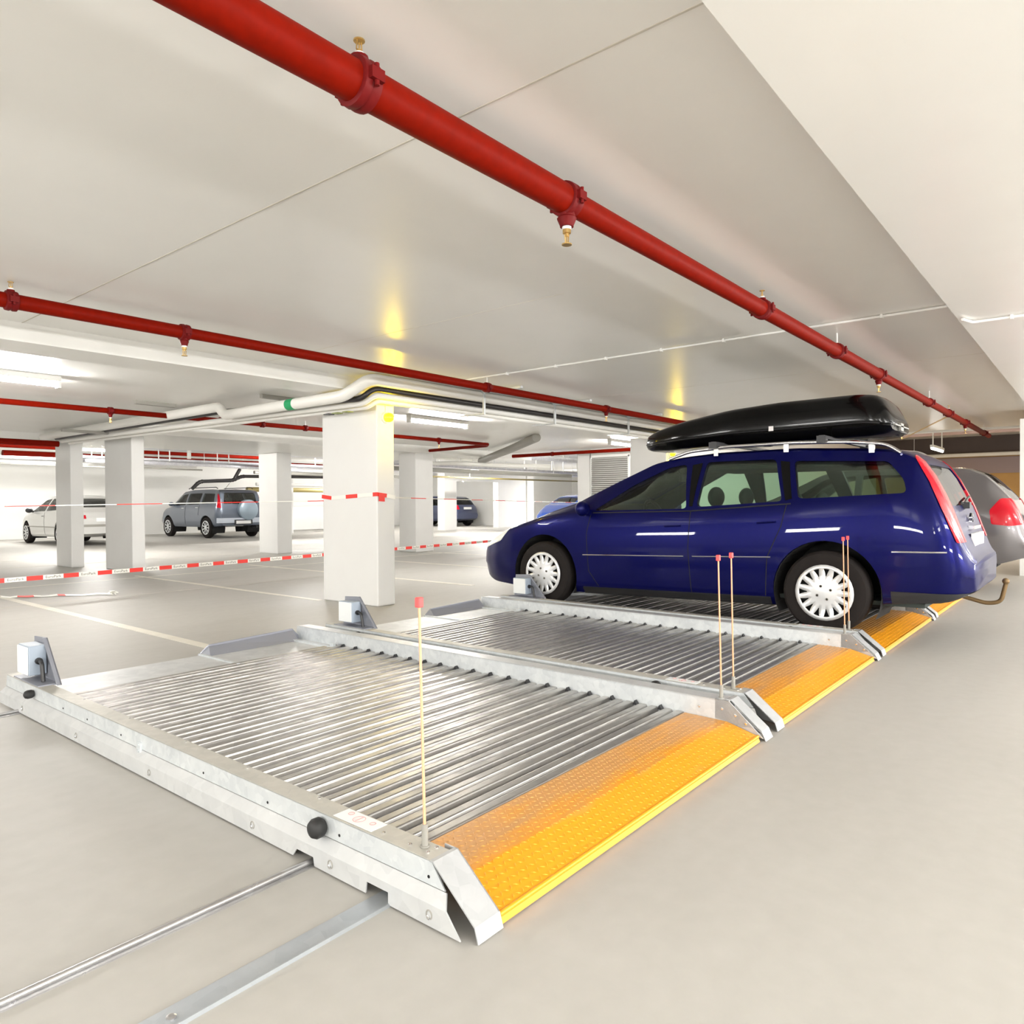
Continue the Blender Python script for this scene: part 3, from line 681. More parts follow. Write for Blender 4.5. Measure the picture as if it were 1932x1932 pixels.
def round_poly(poly, r, n=4):
    P_ = [Vector((p_[0], p_[1], 0)) for p_ in poly]; out = []; N = len(P_)
    for i in range(N):
        a, b, c = P_[i-1], P_[i], P_[(i+1) % N]; u, v = a-b, c-b; t = min(r, u.length*.4, v.length*.4); p_, q = b+u.normalized()*t, b+v.normalized()*t
        for k in range(n+1):
            s_ = k/n; w_ = (1-s_)**2*p_+2*s_*(1-s_)*b+s_*s_*q; out.append((w_.x, w_.y))
    return out
def build_car(sp, loc, label, cat='car', group=None, name='car', rz=0):
    t = empty(name, loc, label, cat, group, rz); C = Car(sp); paint = sp['paint']; gl = sp.get('glass', g_side)
    outer = tmp(C.shell(0)); inner = tmp(C.shell(.035))
    wins = []
    for poly in sp['wins']:
        for a_, b_ in ((-1.3, -.3), (.3, 1.3)): wins.append(tmp(B().prism(round_poly(poly, .04), 0, a_, b_)))
    if sp.get('ws'):
        y0, w0, y1, w1, zl = sp['ws']
        wins.append(tmp(B().prism(round_poly([(-w0, y0), (w0, y0), (w1, y1), (-w1, y1)], .06), 2, zl, 2.3)))
    if sp.get('rg'):
        z0, w0, z1, w1, ymax = sp['rg']
        wins.append(tmp(B().prism(round_poly([(-w0, z0), (w0, z0), (w1, z1), (-w1, z1)], .05), 1, sp['y0']-.3, ymax)))
    arches = [tmp(B().lathe([(-1.3, ra), (-.42, ra)], (0, y, z), (1, 0, 0), 40)) for (y, z, r, ra) in sp['wheels']]+[tmp(B().lathe([(.42, ra), (1.3, ra)], (0, y, z), (1, 0, 0), 40)) for (y, z, r, ra) in sp['wheels']]
    body = boolean(outer, [('DIFFERENCE', inner)]+[('DIFFERENCE', c) for c in wins+arches], paint, 'body', t)
    l1, l2 = tmp(C.shell(.0352)), tmp(C.shell(.045))
    boolean(l1, [('DIFFERENCE', l2)]+[('DIFFERENCE', c) for c in wins+arches], m_int, 'cabin_lining', t); bpy.data.objects.remove(l1); bpy.data.objects.remove(l2)
    go, gi = tmp(C.shell(.004)), tmp(C.shell(.020))
    gsh = boolean(go, [('DIFFERENCE', gi)], gl, 'gsh', None); 
    for i, c in enumerate(wins):
        gg = boolean(gsh, [('INTERSECT', c)], g_clear if (i >= 2*len(sp['wins'])) else gl, 'window_glass', t)
    # patches (lamps etc.): outset shell cut by a side prism
    if sp.get('patches'):
        po, pi_ = tmp(C.shell(-.004)), tmp(C.shell(.012))
        psh = boolean(po, [('DIFFERENCE', pi_)], gl, 'psh', None)
        for (nm, axis, poly, a, b_, mm, rd) in sp['patches']:
            for (a2, b2) in (((-1.3, -a), (a, 1.3)) if axis == 0 else ((a, b_),)):
                c = tmp(B().prism(round_poly(poly, rd), axis, a2, b2)); boolean(psh, [('INTERSECT', c)], mm, nm, t); bpy.data.objects.remove(c)
        for o in (po, pi_, psh): bpy.data.objects.remove(o)
    for o in [outer, inner, go, gi, gsh]+wins+arches: bpy.data.objects.remove(o)
    # wheels and wheel wells
    for (y, z, r, ra) in sp['wheels']:
        for s in (-1, 1):
            xo = s*(sp['track']); wheel(t, xo, y, z, r, s, style=sp.get('wstyle', 'cap'), spokes=sp.get('spokes', 15))
            b = B(); n_ = 20; v = []; f = []
            for k in range(n_+1):
                a = -.15*PI+1.3*PI*k/n_
                for x in (.40, C.sx(y+.0, .6)-.02): v.append((s*x, y+(ra-.002)*math.cos(a), z+(ra-.002)*math.sin(a)))
            f = [(2*k, 2*k+1, 2*k+3, 2*k+2) for k in range(n_)]; v.append((s*.40, y, z)); f += [(2*k, 2*k+2, len(v)-1) for k in range(n_)]
            b.add(v, f).build('wheel_well', m_hole, t)
    # ribbons: door gaps and mouldings
    for (nm, pts, w_, off, mm) in sp.get('ribbons', []):
        for s in (-1, 1):
            b = B(); dense = []
            for i in range(len(pts)-1):
                for k in range(12): u = k/12; dense.append((pts[i][0]*(1-u)+pts[i+1][0]*u, pts[i][1]*(1-u)+pts[i+1][1]*u))
            dense.append(pts[-1])
            b.tube([(s*(C.sx(y, z)+off), y, z) for y, z in dense], w_, 6); b.build(nm, mm, t, 50)
    for (nm, b, mm) in sp.get('extras', []): b.build(nm, mm, t, 40)
    return t, C
def seats(rows, z=0.30, w_=.24, xs=(-.36, .36), hr=True):
    out = []
    for (y, zz, tilt) in rows:
        for x in xs:
            b = B(); b.box(x-w_, x+w_, y, y+.5, zz, zz+.14)
            b.prism([(y-.08, zz), (y+.08, zz), (y-.02, zz+.56), (y-.16, zz+.56)], 0, x-w_*.92, x+w_*.92)
            out.append(('seat', b, m_seat))
            if hr:
                h_ = B(); h_.ball((x, y-.12, zz+.70), .10, 8, (1.25, .62, .95)); h_.cyl((x-.05, y-.1, zz+.54), (x-.05, y-.12, zz+.64), .008, 6); h_.cyl((x+.05, y-.1, zz+.54), (x+.05, y-.12, zz+.64), .008, 6)
                out.append(('headrest', h_, m_seat))
    return out

# ---------------- the blue estate car
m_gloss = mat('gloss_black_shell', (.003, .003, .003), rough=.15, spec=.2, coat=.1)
navy = bpy.data.materials.new('navy_metallic_paint'); navy.use_nodes = True
nb_ = navy.node_tree.nodes['Principled BSDF']; nb_.inputs['Base Color'].default_value = (.003, .004, .070, 1); nb_.inputs['Metallic'].default_value = .45; nb_.inputs['Roughness'].default_value = .32
nb_.inputs['Coat Weight'].default_value = .28; nb_.inputs['Specular IOR Level'].default_value = .06; nb_.inputs['Coat Roughness'].default_value = .02
XC, YO, ZO = 6.645, .69, .08
def cv(l): return [(y-YO, z-ZO) for y, z in l]
def cy(l): return [(y-YO, v_) for y, v_ in l]
def mirror_arm(y, z, x, mm):
    out = []
    for s in (-1, 1):
        b = B(); out.append(('door_mirror', b, mm)); b.ball((s*(x+.10), y, z+.06), .085, 8, (1.15, .65, .85)); b.box(min(s*(x-.02), s*(x+.08)), max(s*(x-.02), s*(x+.08)), y-.03, y+.04, z, z+.05)
    return out
main = dict(y0=0.0, y1=4.80, paint=navy,
    top=cv([(.69, .66), (.74, .74), (.765, .79), (.79, .90), (.85, 1.07), (.93, 1.25), (1.00, 1.38), (1.07, 1.45), (1.18, 1.495), (1.4, 1.52), (1.96, 1.55), (2.6, 1.545), (2.95, 1.52), (3.2, 1.475), (3.5, 1.345), (3.75, 1.23), (4.0, 1.115), (4.15, 1.075), (4.4, 1.005), (4.77, .885), (5.1, .775), (5.3, .68), (5.42, .60), (5.46, .56)]),
    bot=cv([(.69, .47), (.74, .42), (.85, .37), (1.2, .34), (1.3, .32), (2.0, .265), (3.9, .225), (4.8, .235), (5.15, .25), (5.35, .31), (5.46, .40)]),
    wid=cy([(.69, .62), (.73, .74), (.80, .82), (.9, .85), (1.2, .875), (1.7, .885), (3.9, .885), (4.4, .875), (4.8, .83), (5.05, .76), (5.25, .66), (5.36, .56), (5.42, .46), (5.46, .34)]),
    sho=cv([(.66, .60), (.78, .80), (.9, 1.06), (1.15, 1.15), (1.87, 1.09), (2.75, 1.03), (3.5, 1.0), (4.0, .985), (4.4, .93), (4.8, .83), (5.2, .67), (5.46, .50)]),
    rw=cy([(.69, .58), (.8, .72), (1.0, .70), (1.2, .66), (1.5, .635), (2.4, .64), (3.0, .65), (3.4, .68), (3.9, .74), (4.3, .73), (4.7, .66), (5.1, .50), (5.46, .25)]),
    drop=[(0, .03), (.4, .06), (.7, .07), (2.2, .07), (2.6, .055), (3.3, .035), (4.8, .035)],
    wins=[cv([(3.74, 1.02), (3.38, 1.245), (3.04, 1.405), (2.87, 1.435), (2.79, 1.04)]),
          cv([(2.70, 1.055), (2.68, 1.445), (2.08, 1.445), (1.97, 1.10)]),
          cv([(1.93, 1.425), (1.85, 1.125), (1.79, 1.12), (1.09, 1.155), (1.12, 1.26), (1.24, 1.395)])],
    ws=(3.96-YO, .60, 3.12-YO, .50, .95), rg=(1.06-ZO, .60, 1.37-ZO, .50, 1.10-YO),
    wheels=[(4.31-YO, .318, .316, .385), (1.64-YO, .322, .318, .395)], track=.80,
    patches=[('pillar_dark_reflection', 0, cv([(2.81, 1.425), (2.72, 1.44), (2.735, 1.06), (2.765, 1.06)]), .4, 0, m_gloss, .004), ('pillar_dark_reflection', 0, cv([(2.04, 1.43), (1.965, 1.42), (1.895, 1.12), (1.945, 1.105)]), .4, 0, m_gloss, .004),  # pillar patches: dark reflection put into the colour as gloss black
             ('tail_lamp', 0, cv([(1.11, 1.50), (1.04, 1.50), (.88, 1.25), (.78, 1.0), (.70, .80), (.785, .80), (.86, 1.0), (.965, 1.24)]), .56, 0, m_lampr, .012),
             ('headlamp', 0, cv([(4.80, .84), (4.95, .70), (5.30, .60), (5.28, .68), (5.05, .79)]), .3, 0, m_cover, .02),
             ('sill_dark_reflection', 0, cv([(2.06, .20), (2.06, .335), (3.86, .295), (3.86, .20)]), .5, 0, m_bplas, .01),  # dark reflection along the lower body, coloured in as a black band
             ('rear_apron', 1, [(-.9, .22), (.9, .22), (.9, .36), (-.9, .36)], -.3, .5, m_bplas, .01)],
    ribbons=[('body_moulding', cv([(3.84, .60), (2.80, .63)]), .005, .003, m_chrome), ('body_moulding', cv([(2.72, .632), (2.05, .655)]), .005, .003, m_chrome), ('bumper_moulding', cv([(1.18, .73), (.84, .735)]), .006, .004, m_chrome),
             ('door_gap', cv([(3.76, 1.0), (3.80, .8), (3.78, .45), (3.68, .31)]), .004, -.001, m_hole), ('door_gap', cv([(2.745, 1.02), (2.76, .7), (2.74, .31)]), .004, -.001, m_hole),
             ('door_gap', cv([(1.93, 1.08), (1.97, .9), (2.08, .65), (2.10, .34)]), .004, -.001, m_hole),
             ('belt_trim', cv([(3.74, 1.0), (2.75, 1.02), (1.9, 1.08)]), .006, .002, m_bplas),
             ('door_handle', cv([(2.98, .885), (2.83, .892)]), .008, .006, navy), ('door_handle', cv([(2.16, .925), (2.01, .935)]), .008, .006, navy)])
dash = B(); dash.prism([(3.15, .55), (2.80, .60), (2.82, .86), (3.2, .90)], 0, -.72, .72)
sw = B(); sw.tube([(-.36+.18*math.cos(a), 2.66+.06*math.sin(a), .86+.17*math.sin(a)) for a in np.linspace(0, 2*PI, 22)], .016, 8); sw.cyl((-.36, 2.68, .86), (-.36, 2.84, .80), .03, 8)
rm = B(); rm.box(-.12, .12, 2.50, 2.53, 1.22, 1.29); rm.cyl((0, 2.53, 1.27), (0, 2.62, 1.35), .01, 6)
bench = B(); bench.box(-.66, .66, 1.38, 1.80, .32, .48); bench.prism([(1.36, .4), (1.50, .4), (1.40, .94), (1.28, .94)], 0, -.64, .64)
par = B(); par.box(-.6, .6, .28, .98, .82, .84)
fl_ = B(); fl_.box(-.74, .74, .3, 3.2, .24, .27)
hl = B(); hl.box(-.5, .5, .75, 2.2, 1.30, 1.33)
main['extras'] = [('dashboard', dash, m_int), ('steering_wheel', sw, m_bplas), ('interior_mirror', rm, m_bplas), ('rear_bench', bench, m_seat), ('parcel_shelf', par, m_int), ('cabin_floor', fl_, m_int), ('headliner', hl, m_int)] + mirror_arm(3.10, .90, .86, navy) + seats([(2.16, .36, 0)])+[('headrest', B().ball((x, 1.33, 1.03), .09, 8, (1.2, .6, .8)), m_seat) for x in (-.38, .38)]
# rear wiper, plate, badge, towbar, exhaust
tw = B(); tw.tube(fillet([(0, .30, .30), (0, .0, .22), (0, -.09, .24), (0, -.12, .38)], .08), .016, 10); tw.ball((0, -.12, .40), .025, 8); main['extras'].append(('towbar', tw, mat('rusty_towbar', (.20, .13, .06), rough=.5, metal=.5)))
pl_ = B(); pl_.box(-.26, .26, .050, .075, .66, .77); main['extras'].append(('number_plate', pl_, m_plate))
wp = B(); wp.tube([(0, .15, .99), (.12, .155, 1.02), (.45, .175, 1.05)], .010, 6); wp.box(-.05, .05, .11, .17, .955, 1.005); main['extras'].append(('rear_wiper', wp, m_bplas))
bd = B()
for k in range(2): bd.prism([(-.05, .86+.03*k), (0, .89+.03*k), (.05, .86+.03*k), (.05, .85+.03*k), (0, .88+.03*k), (-.05, .85+.03*k)], 1, .095, .115)
main['extras'].append(('chrome_badge', bd, m_chrome))
hb = B(); hb.box(-.2, .2, .062, .10, .80, .825); main['extras'].append(('tailgate_handle', hb, m_chrome))
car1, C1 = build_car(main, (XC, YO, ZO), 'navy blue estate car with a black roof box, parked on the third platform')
# roof rails with crossbars
for s in (-1, 1):
    pth = [(s*.655, y-YO, z-ZO) for y, z in [(1.16, 1.455), (1.26, 1.525), (1.5, 1.555), (1.95, 1.575), (2.5, 1.572), (2.85, 1.545), (3.05, 1.485)]]
    B().tube(fillet(pth, .06), .014, 8).build('roof_rail', m_chrome, car1, 50)
    for y, z in ((1.36, 1.535), (2.0, 1.57), (2.6, 1.565)):
        B().box(s*.655-.009, s*.655+.009, y-YO-.02, y-YO+.02, z-ZO-.07, z-ZO+.005).build('rail_foot', m_chrome, car1)
for y in (1.72, 2.62):
    b = B(); b.box(-.68, .68, y-YO-.02, y-YO+.02, 1.60-ZO-.005, 1.60-ZO+.02)
    for s in (-1, 1): b.box(s*.66-.03, s*.66+.03, y-YO-.035, y-YO+.035, 1.56-ZO, 1.615-ZO)
    b.build('crossbar', m_bplas, car1)
# the roof box
def roof_box():
    t = empty('roof_box', (6.50, 0, 0), 'long gloss black roof box on the roof of the navy estate car', 'roof box')
    tb = [(1.12, 1.72), (1.14, 1.80), (1.19, 1.90), (1.25, 1.945), (1.4, 1.958), (2.0, 1.95), (2.45, 1.92), (2.95, 1.845), (3.2, 1.79), (3.33, 1.75), (3.37, 1.72), (3.385, 1.69)]
    lb = [(1.12, 1.66), (1.16, 1.625), (1.3, 1.612), (2.6, 1.605), (3.1, 1.585), (3.3, 1.59), (3.37, 1.615), (3.385, 1.64)]
    wb_ = [(1.12, .32), (1.15, .37), (1.25, .395), (2.4, .40), (2.9, .37), (3.2, .29), (3.33, .21), (3.37, .15), (3.385, .08)]
    seam = [(1.12, 1.69), (1.3, 1.712), (2.4, 1.695), (3.1, 1.66), (3.385, 1.655)]
    ys = list(np.linspace(1.12, 1.4, 9))+list(np.linspace(1.5, 3.0, 16))+list(np.linspace(3.05, 3.385, 12))
    def ring(y, up):
        T, Lo, W, S = sm(tb, y, .03), sm(lb, y, .03), sm(wb_, y, .03), sm(seam, y, .03)
        if up: half_ = [(W*1.0, S+.002), (W*1.01, S+.012), (W*.97, S+(T-S)*.45), (W*.90, S+(T-S)*.78), (W*.74, S+(T-S)*.95), (W*.4, T), (0, T+.004)]
        else: half_ = [(W*1.0, S-.002), (W*1.01, S-.012), (W*.95, Lo+(S-Lo)*.45), (W*.85, Lo+(S-Lo)*.12), (W*.6, Lo), (0, Lo)]
        y = 1.265+(y-1.12)*.985
        return [(x, y, z) for x, z in half_]+[(-x, y, z) for x, z in half_[-2::-1]]
    for up, nm in ((True, 'lid'), (False, 'base_shell')):
        vs = []; n = None
        for y in ys: r_ = ring(y, up); n = len(r_); vs += r_
        fs = [(i*n+k, i*n+(k+1) % n, (i+1)*n+(k+1) % n, (i+1)*n+k) for i in range(len(ys)-1) for k in range(n)]+[tuple(range(n)), tuple((len(ys)-1)*n+k for k in range(n))]
        B().add(vs, fs).build(nm, m_gloss, t, 50)
    for s in (-1, 1):
        B().tube([(s*(sm(wb_, y, .03)*1.012), 1.265+(y-1.12)*.985, sm(seam, y, .03)) for y in ys[2:-1]], .005, 6).build('seam_trim', m_bplas, t, 50)
    B().box(-.415, -.40, 2.14, 2.18, 1.69, 1.73).build('lock', m_chrome, t)
    b = B(); b.box(-.25, .25, 1.25, 1.27, 1.69, 1.70); b.box(-.05, .05, 1.25, 1.28, 1.66, 1.72); b.build('rear_handle', m_duct, t)
    return t
roof_box()

# ---------------- generic smaller cars
def paint(name, col, metal=.5, rough=.35):
    M = mat(name, col, rough=rough, metal=metal, coat=1); return M
def hatch(L, H, W, paint_, wb, r, style='hatch', plate=True, spokes=9, wstyle='alloy'):
    """everything in local coordinates, tail at y=0"""
    if style == 'suv':
        top = [(0, .78), (.05, .95), (.08, 1.1), (.16, H-.10), (.30, H-.03), (.9, H), (2.0, H), (2.5, H-.06), (2.75, H-.2), (3.22, 1.12), (3.5, 1.07), (4.1, .97), (L-.15, .83), (L, .62)]
        bot = [(0, .42), (.4, .36), (3.6, .34), (L-.1, .36), (L, .45)]; sho = [(0, .7), (.1, 1.02), (1, 1.06), (3.0, 1.02), (3.6, .95), (L, .6)]
        wins = [[(3.0, 1.07), (2.55, H-.20), (2.18, H-.15), (2.15, 1.09)], [(2.07, 1.09), (2.09, H-.15), (1.25, H-.14), (1.22, 1.11)], [(1.10, 1.12), (1.13, H-.15), (.45, H-.17), (.33, 1.14)]]
        rg = (1.12, .60, H-.14, .54, .45); ws = (3.15, .60, 2.68, .52, .9); rwt = .64; wy = (.75, .75+wb)
    elif style == 'saloon':
        top = [(0, .72), (.04, .84), (.1, .95), (.3, 1.0), (.55, 1.08), (1.1, H-.06), (1.5, H-.01), (2.1, H), (2.5, H-.06), (3.25, 1.0), (3.5, .95), (4.1, .84), (L-.12, .70), (L, .52)]
        bot = [(0, .34), (.3, .24), (3.6, .2), (L-.1, .24), (L, .34)]; sho = [(0, .6), (.1, .88), (1, .93), (3.0, .90), (3.6, .84), (L, .5)]
        wins = [[(3.0, .92), (2.45, H-.15), (2.05, H-.11), (2.03, .94)], [(1.95, .94), (1.97, H-.11), (1.25, H-.13), (.95, .98)], ]
        rg = (1.04, .60, H-.10, .50, 1.0); ws = (3.15, .60, 2.55, .52, .8); rwt = .56; wy = (.95, .95+wb)
    else:
        top = [(0, .62), (.05, .72), (.10, .95), (.22, 1.12), (.42, H-.12), (.6, H-.04), (1.2, H), (1.9, H), (2.3, H-.07), (2.95, 1.05), (3.15, 1.0), (L-.45, .86), (L-.1, .68), (L, .52)]
        bot = [(0, .36), (.3, .26), (3.0, .22), (L-.1, .26), (L, .36)]; sho = [(0, .55), (.12, .92), (1, .96), (2.7, .92), (3.2, .86), (L, .5)]
        wins = [[(2.75, .95), (2.25, H-.16), (1.85, H-.11), (1.83, .97)], [(1.75, .98), (1.77, H-.11), (1.1, H-.12), (1.05, 1.0)], [(.97, 1.01), (1.02, H-.13), (.72, H-.17), (.55, 1.05)]]
        rg = (1.02, .58, H-.12, .50, .65); ws = (2.86, .58, 2.36, .5, .8); rwt = .57; wy = (.72, .72+wb)
    hw = W/2
    return dict(y0=0, y1=L, paint=paint_, top=top, bot=bot, sho=sho, wid=[(0, hw*.84), (.05, hw*.90), (.2, hw*.96), (.8, hw), (L-1.2, hw), (L-.5, hw*.94), (L-.15, hw*.8), (L, hw*.6)],
                rw=[(0, hw*.8), (.5, rwt), (2.4, rwt+.02), (3.1, hw*.82), (L-.4, hw*.7), (L, hw*.4)], drop=[(0, .03), (.5, .07), (2.2, .07), (3, .035), (L, .035)],
                wins=wins, ws=ws, rg=rg, wheels=[(wy[0], r, r, r*1.15), (wy[1], r, r, r*1.15)], track=hw-.10, spokes=spokes, wstyle=wstyle, glass=g_clear if style != 'suv' else g_side)
# grey-blue off-roader
m_suvp = paint('slate_blue_paint', (.12, .145, .19), .35)
sp = hatch(4.3, 1.62, 1.75, m_suvp, 2.6, .345, 'suv')
sp['patches'] = [('tail_lamp', 0, [(.16, 1.0), (-.02, .98), (.0, 1.5), (.28, 1.53), (.26, 1.42), (.18, 1.25)], .70, 0, m_lampr, .02)]
pb = B(); pb.box(-.95, .95, 0, .05, .01, .02)
sp['extras'] = [('bumper', B().box(-.84, .84, -.07, .10, .50, .66), mat('silver_bumper', (.55, .60, .68), rough=.35, metal=.3)), ('number_plate', B().box(-.26, .26, -.085, -.07, .47, .57), m_plate), ('plate_surround', B().box(-.32, .32, -.078, -.06, .44, .60), m_bplas),
    ('spare_wheel_cover', B().lathe([(0, .30), (.02, .335), (.16, .335), (.19, .30), (.20, .0001)], (.18, .06, .92), (0, -1, 0), 36), mat('blue_grey_cover', (.30, .38, .45), rough=.35, metal=.2)),
    ('aerial', B().tube([(-.1, .9, 1.61), (-.1, .6, 1.80)], .006, 6), m_bplas), ('exhaust', B().cyl((.5, -.05, .35), (.5, .2, .35), .04, 10), m_bplas)] + seats([(1.6, .55, 0)]) + mirror_arm(2.92, 1.06, .84, m_suvp)
sp['extras'] += [('roof_bar', B().tube([(s*.62, 2.3, 1.63), (s*.62, 2.2, 1.66), (s*.62, .5, 1.66), (s*.62, .4, 1.62)], .014, 8), m_bplas) for s in (-1, 1)]
sp['ribbons'] = [('door_handle', [(2.35, .98), (2.2, .98)], .012, .01, m_cover), ('door_handle', [(1.4, 1.0), (1.25, 1.0)], .012, .01, m_cover), ('door_gap', [(2.1, 1.05), (2.12, .42)], .006, 0, m_hole), ('door_gap', [(1.18, 1.08), (1.22, .75)], .006, 0, m_hole)]
build_car(sp, (12.78, 21.9, 0), 'slate blue off-roader with a round spare wheel cover on its tailgate')
# white car
m_wp = paint('white_car_paint', (.62, .62, .60), .1)
sp = hatch(4.4, 1.40, 1.70, m_wp, 2.55, .31, 'saloon')
sp['patches'] = [('bumper_strip', 1, [(-.9, .52), (.9, .52), (.9, .585), (-.9, .585)], -.3, .3, m_duct, .01), ('tail_lamp', 1, [(-.80, .74), (-.50, .74), (-.50, .84), (-.80, .84)], -.3, .12, m_lampr, .01)]
sp['extras'] = [('number_plate', B().box(-.26, .26, -.02, 0, .66, .76), m_plate), ('towbar', B().tube(fillet([(0, .2, .26), (0, -.1, .24), (0, -.12, .36)], .04), .018, 8), m_bplas)] + mirror_arm(2.95, .90, .82, m_bplas) + seats([(1.7, .35, 0)])
sp['ribbons'] = [('body_moulding', [(3.4, .50), (1.2, .50)], .014, .004, m_duct), ('door_gap', [(2.0, .9), (2.02, .25)], .005, 0, m_hole), ('door_handle', [(2.2, .80), (2.08, .80)], .010, .008, m_bplas)]
build_car(sp, (8.22, 20.95, 0), 'white saloon car partly hidden by the two left columns')
# grey hatchback at the right edge
m_gp = paint('warm_grey_paint', (.17, .16, .165), .6, .3)
sp = hatch(4.2, 1.46, 1.76, m_gp, 2.55, .31, 'hatch')
sp['patches'] = [('tail_lamp', 0, [(-.1, .76), (.16, .72), (.34, .74), (.36, .90), (.26, 1.04), (-.1, 1.04)], .56, 0, m_lampr, .02)]
sp['extras'] = [('number_plate', B().box(-.26, .26, .01, .04, .78, .88), m_plate), ('rear_wiper', B().tube([(.0, .24, 1.04), (.3, .30, 1.12)], .012, 6), m_bplas)]
build_car(sp, (PX+4*PITCH_X+1.02+.0, .66, .08), 'grey hatchback behind the navy estate car, with a big red tail lamp')
# small dark blue car, far
m_db = paint('dark_blue_grey_paint', (.045, .06, .13), .4)
sp = hatch(3.7, 1.45, 1.65, m_db, 2.35, .30, 'hatch', spokes=6)
sp['patches'] = [('tail_lamp', 1, [(-.80, .80), (-.50, .80), (-.52, 1.0), (-.78, 1.0)], -.3, .3, m_lampr, .02)]
sp['extras'] = [('number_plate', B().box(-.26, .26, -.0, .03, .80, .91), m_plate)]
build_car(sp, (25.2, 23.3, 0), 'small dark blue car parked in the far niche')
# bright blue car, only its roof line shows
m_bb = paint('bright_blue_paint', (.01, .10, .62), .3)
sp = hatch(3.9, 1.42, 1.66, m_bb, 2.4, .30, 'hatch', spokes=6)
build_car(sp, (26.9, 17.0, 0), 'bright blue car peeping over the bonnet of the navy estate car', rz=PI/2)

# ================================================================== BARRIER TAPES
def make_text_mesh(txt, size):
    cu = bpy.data.curves.new('txt', 'FONT'); cu.body = txt; cu.size = size; cu.align_x = 'CENTER'; cu.align_y = 'CENTER'; cu.resolution_u = 2
    o = bpy.data.objects.new('txt', cu); COL.objects.link(o); bpy.context.view_layer.update(); me = ev(o); bpy.data.objects.remove(o); return me
TXT = make_text_mesh('EuroPark', .062)
def tape(P, h, period, label, flat=True, tilt=0, text=True, phase=0.0, name='barrier_tape', th=.0012):
    """ribbon along the 3D polyline P, alternating white (with lettering) and red blocks"""
    P = [Vector(p_) for p_ in P]; acc = [0]
    for i in range(len(P)-1): acc.append(acc[-1]+(P[i+1]-P[i]).length)
    def at(s):
        s = min(max(s, 0), acc[-1])
        for i in range(len(P)-1):
            if s <= acc[i+1] or i == len(P)-2:
                u = (s-acc[i])/(acc[i+1]-acc[i]); return P[i].lerp(P[i+1], u), (P[i+1]-P[i]).normalized()
    upv = Vector((0, math.sin(tilt), math.cos(tilt)))
    b = B(); s = -phase; k = 0; tb = B()
    while s < acc[-1]:
        for part, a0, a1 in ((0, 0, .56), (1, .56, 1)):
            x0, x1 = max(s+a0*period, 0), min(s+a1*period, acc[-1])
            if x1 <= x0: continue
            cuts = sorted({x0, x1, *[q for q in acc if x0 < q < x1]}); b.cm = part
            for c0, c1 in zip(cuts, cuts[1:]):
                (p0, d), (p1, _) = at(c0+1e-6), at(c1-1e-6); u = upv-d*upv.dot(d); u.normalize(); n = d.cross(u)*th
                b.add([p0-u*h/2+n, p1-u*h/2+n, p1+u*h/2+n, p0+u*h/2+n, p0-u*h/2-n, p1-u*h/2-n, p1+u*h/2-n, p0+u*h/2-n], [(0, 1, 2, 3), (7, 6, 5, 4), (0, 4, 5, 1), (3, 2, 6, 7), (0, 3, 7, 4), (1, 5, 6, 2)])
            if part == 0 and text and x1-x0 > .5*period:
                pc, d = at((x0+x1)/2); u = upv-d*upv.dot(d); u.normalize(); n = d.cross(u)
                if n.y > 0: n = -n
                vs = [pc+d*v.co.x*period*.56/.30+u*v.co.y*h/.075+n*(th+.001) for v in TXT.vertices]; tb.add(vs, [tuple(f.vertices) for f in TXT.polygons])
        s += period; k += 1
    o = b.build(name, [m_tapew, m_taper]); tag(o, label, 'barrier tape', 'red and white barrier tapes')
    if text: tb.build('printed_lettering', m_ink, o)
    return o
tape([(1.2, 9.58, .245), (2.65, 9.66, .25), (6.5, 10.0, .25), (11.95, 10.4, .26), (13.4, 10.5, .27)], .052, .40, 'red and white barrier tape stretched low over the floor, printed EuroPark', phase=.1)
# upper tape, edge on, tied round the big column
tape([(-2.5, 10.4, 1.02), (5.04, 6.90, 1.135)], .009, .95, 'thin twisted tape strung at chest height left of the big column', text=False, tilt=.6)
tape([(5.285, 6.05, 1.165), (14.9, 8.9, 1.06)], .010, .80, 'thin twisted tape strung at chest height right of the big column', text=False, tilt=.6)
tape([(5.036, 6.93, 1.185), (5.036, 6.75, 1.165), (5.036, 6.42, 1.18), (5.034, 5.966, 1.20), (5.16, 5.962, 1.185), (5.289, 5.962, 1.165)], .042, .46, 'crumpled tape wound round the big column', text=False, phase=.28)
o = B().add([(5.05, 5.955, 1.125), (5.13, 5.955, 1.12), (5.13, 5.955, 1.205), (5.05, 5.955, 1.215), (5.05, 5.951, 1.125), (5.13, 5.951, 1.12), (5.13, 5.951, 1.205), (5.05, 5.951, 1.215)], [(0, 1, 2, 3), (7, 6, 5, 4), (0, 4, 5, 1), (3, 2, 6, 7), (0, 3, 7, 4), (1, 5, 6, 2)]).build('barrier_tape', m_taper)
tag(o, 'bright red knot of tape on the corner of the big column', 'barrier tape', 'red and white barrier tapes')
b = B(); rr = random.Random(2); pts = []
for i in range(15): pts.append((2.80+i*.068, 10.15-i*.052+rr.uniform(-.015, .015), .006+rr.random()*.012))
for i in range(14):
    b.cm = 1 if i in (2, 3, 7) else 0; p_, q = Vector(pts[i]), Vector(pts[i+1]); wv = Vector((.01, .03+.02*rr.random(), 0))
    b.add([p_-wv, q-wv, q+wv+Vector((0, 0, .006)), p_+wv+Vector((0, 0, .006)), p_-wv-Vector((0, 0, .004)), q-wv-Vector((0, 0, .004))], [(0, 1, 2, 3), (0, 4, 5, 1), (3, 2, 5, 4)])
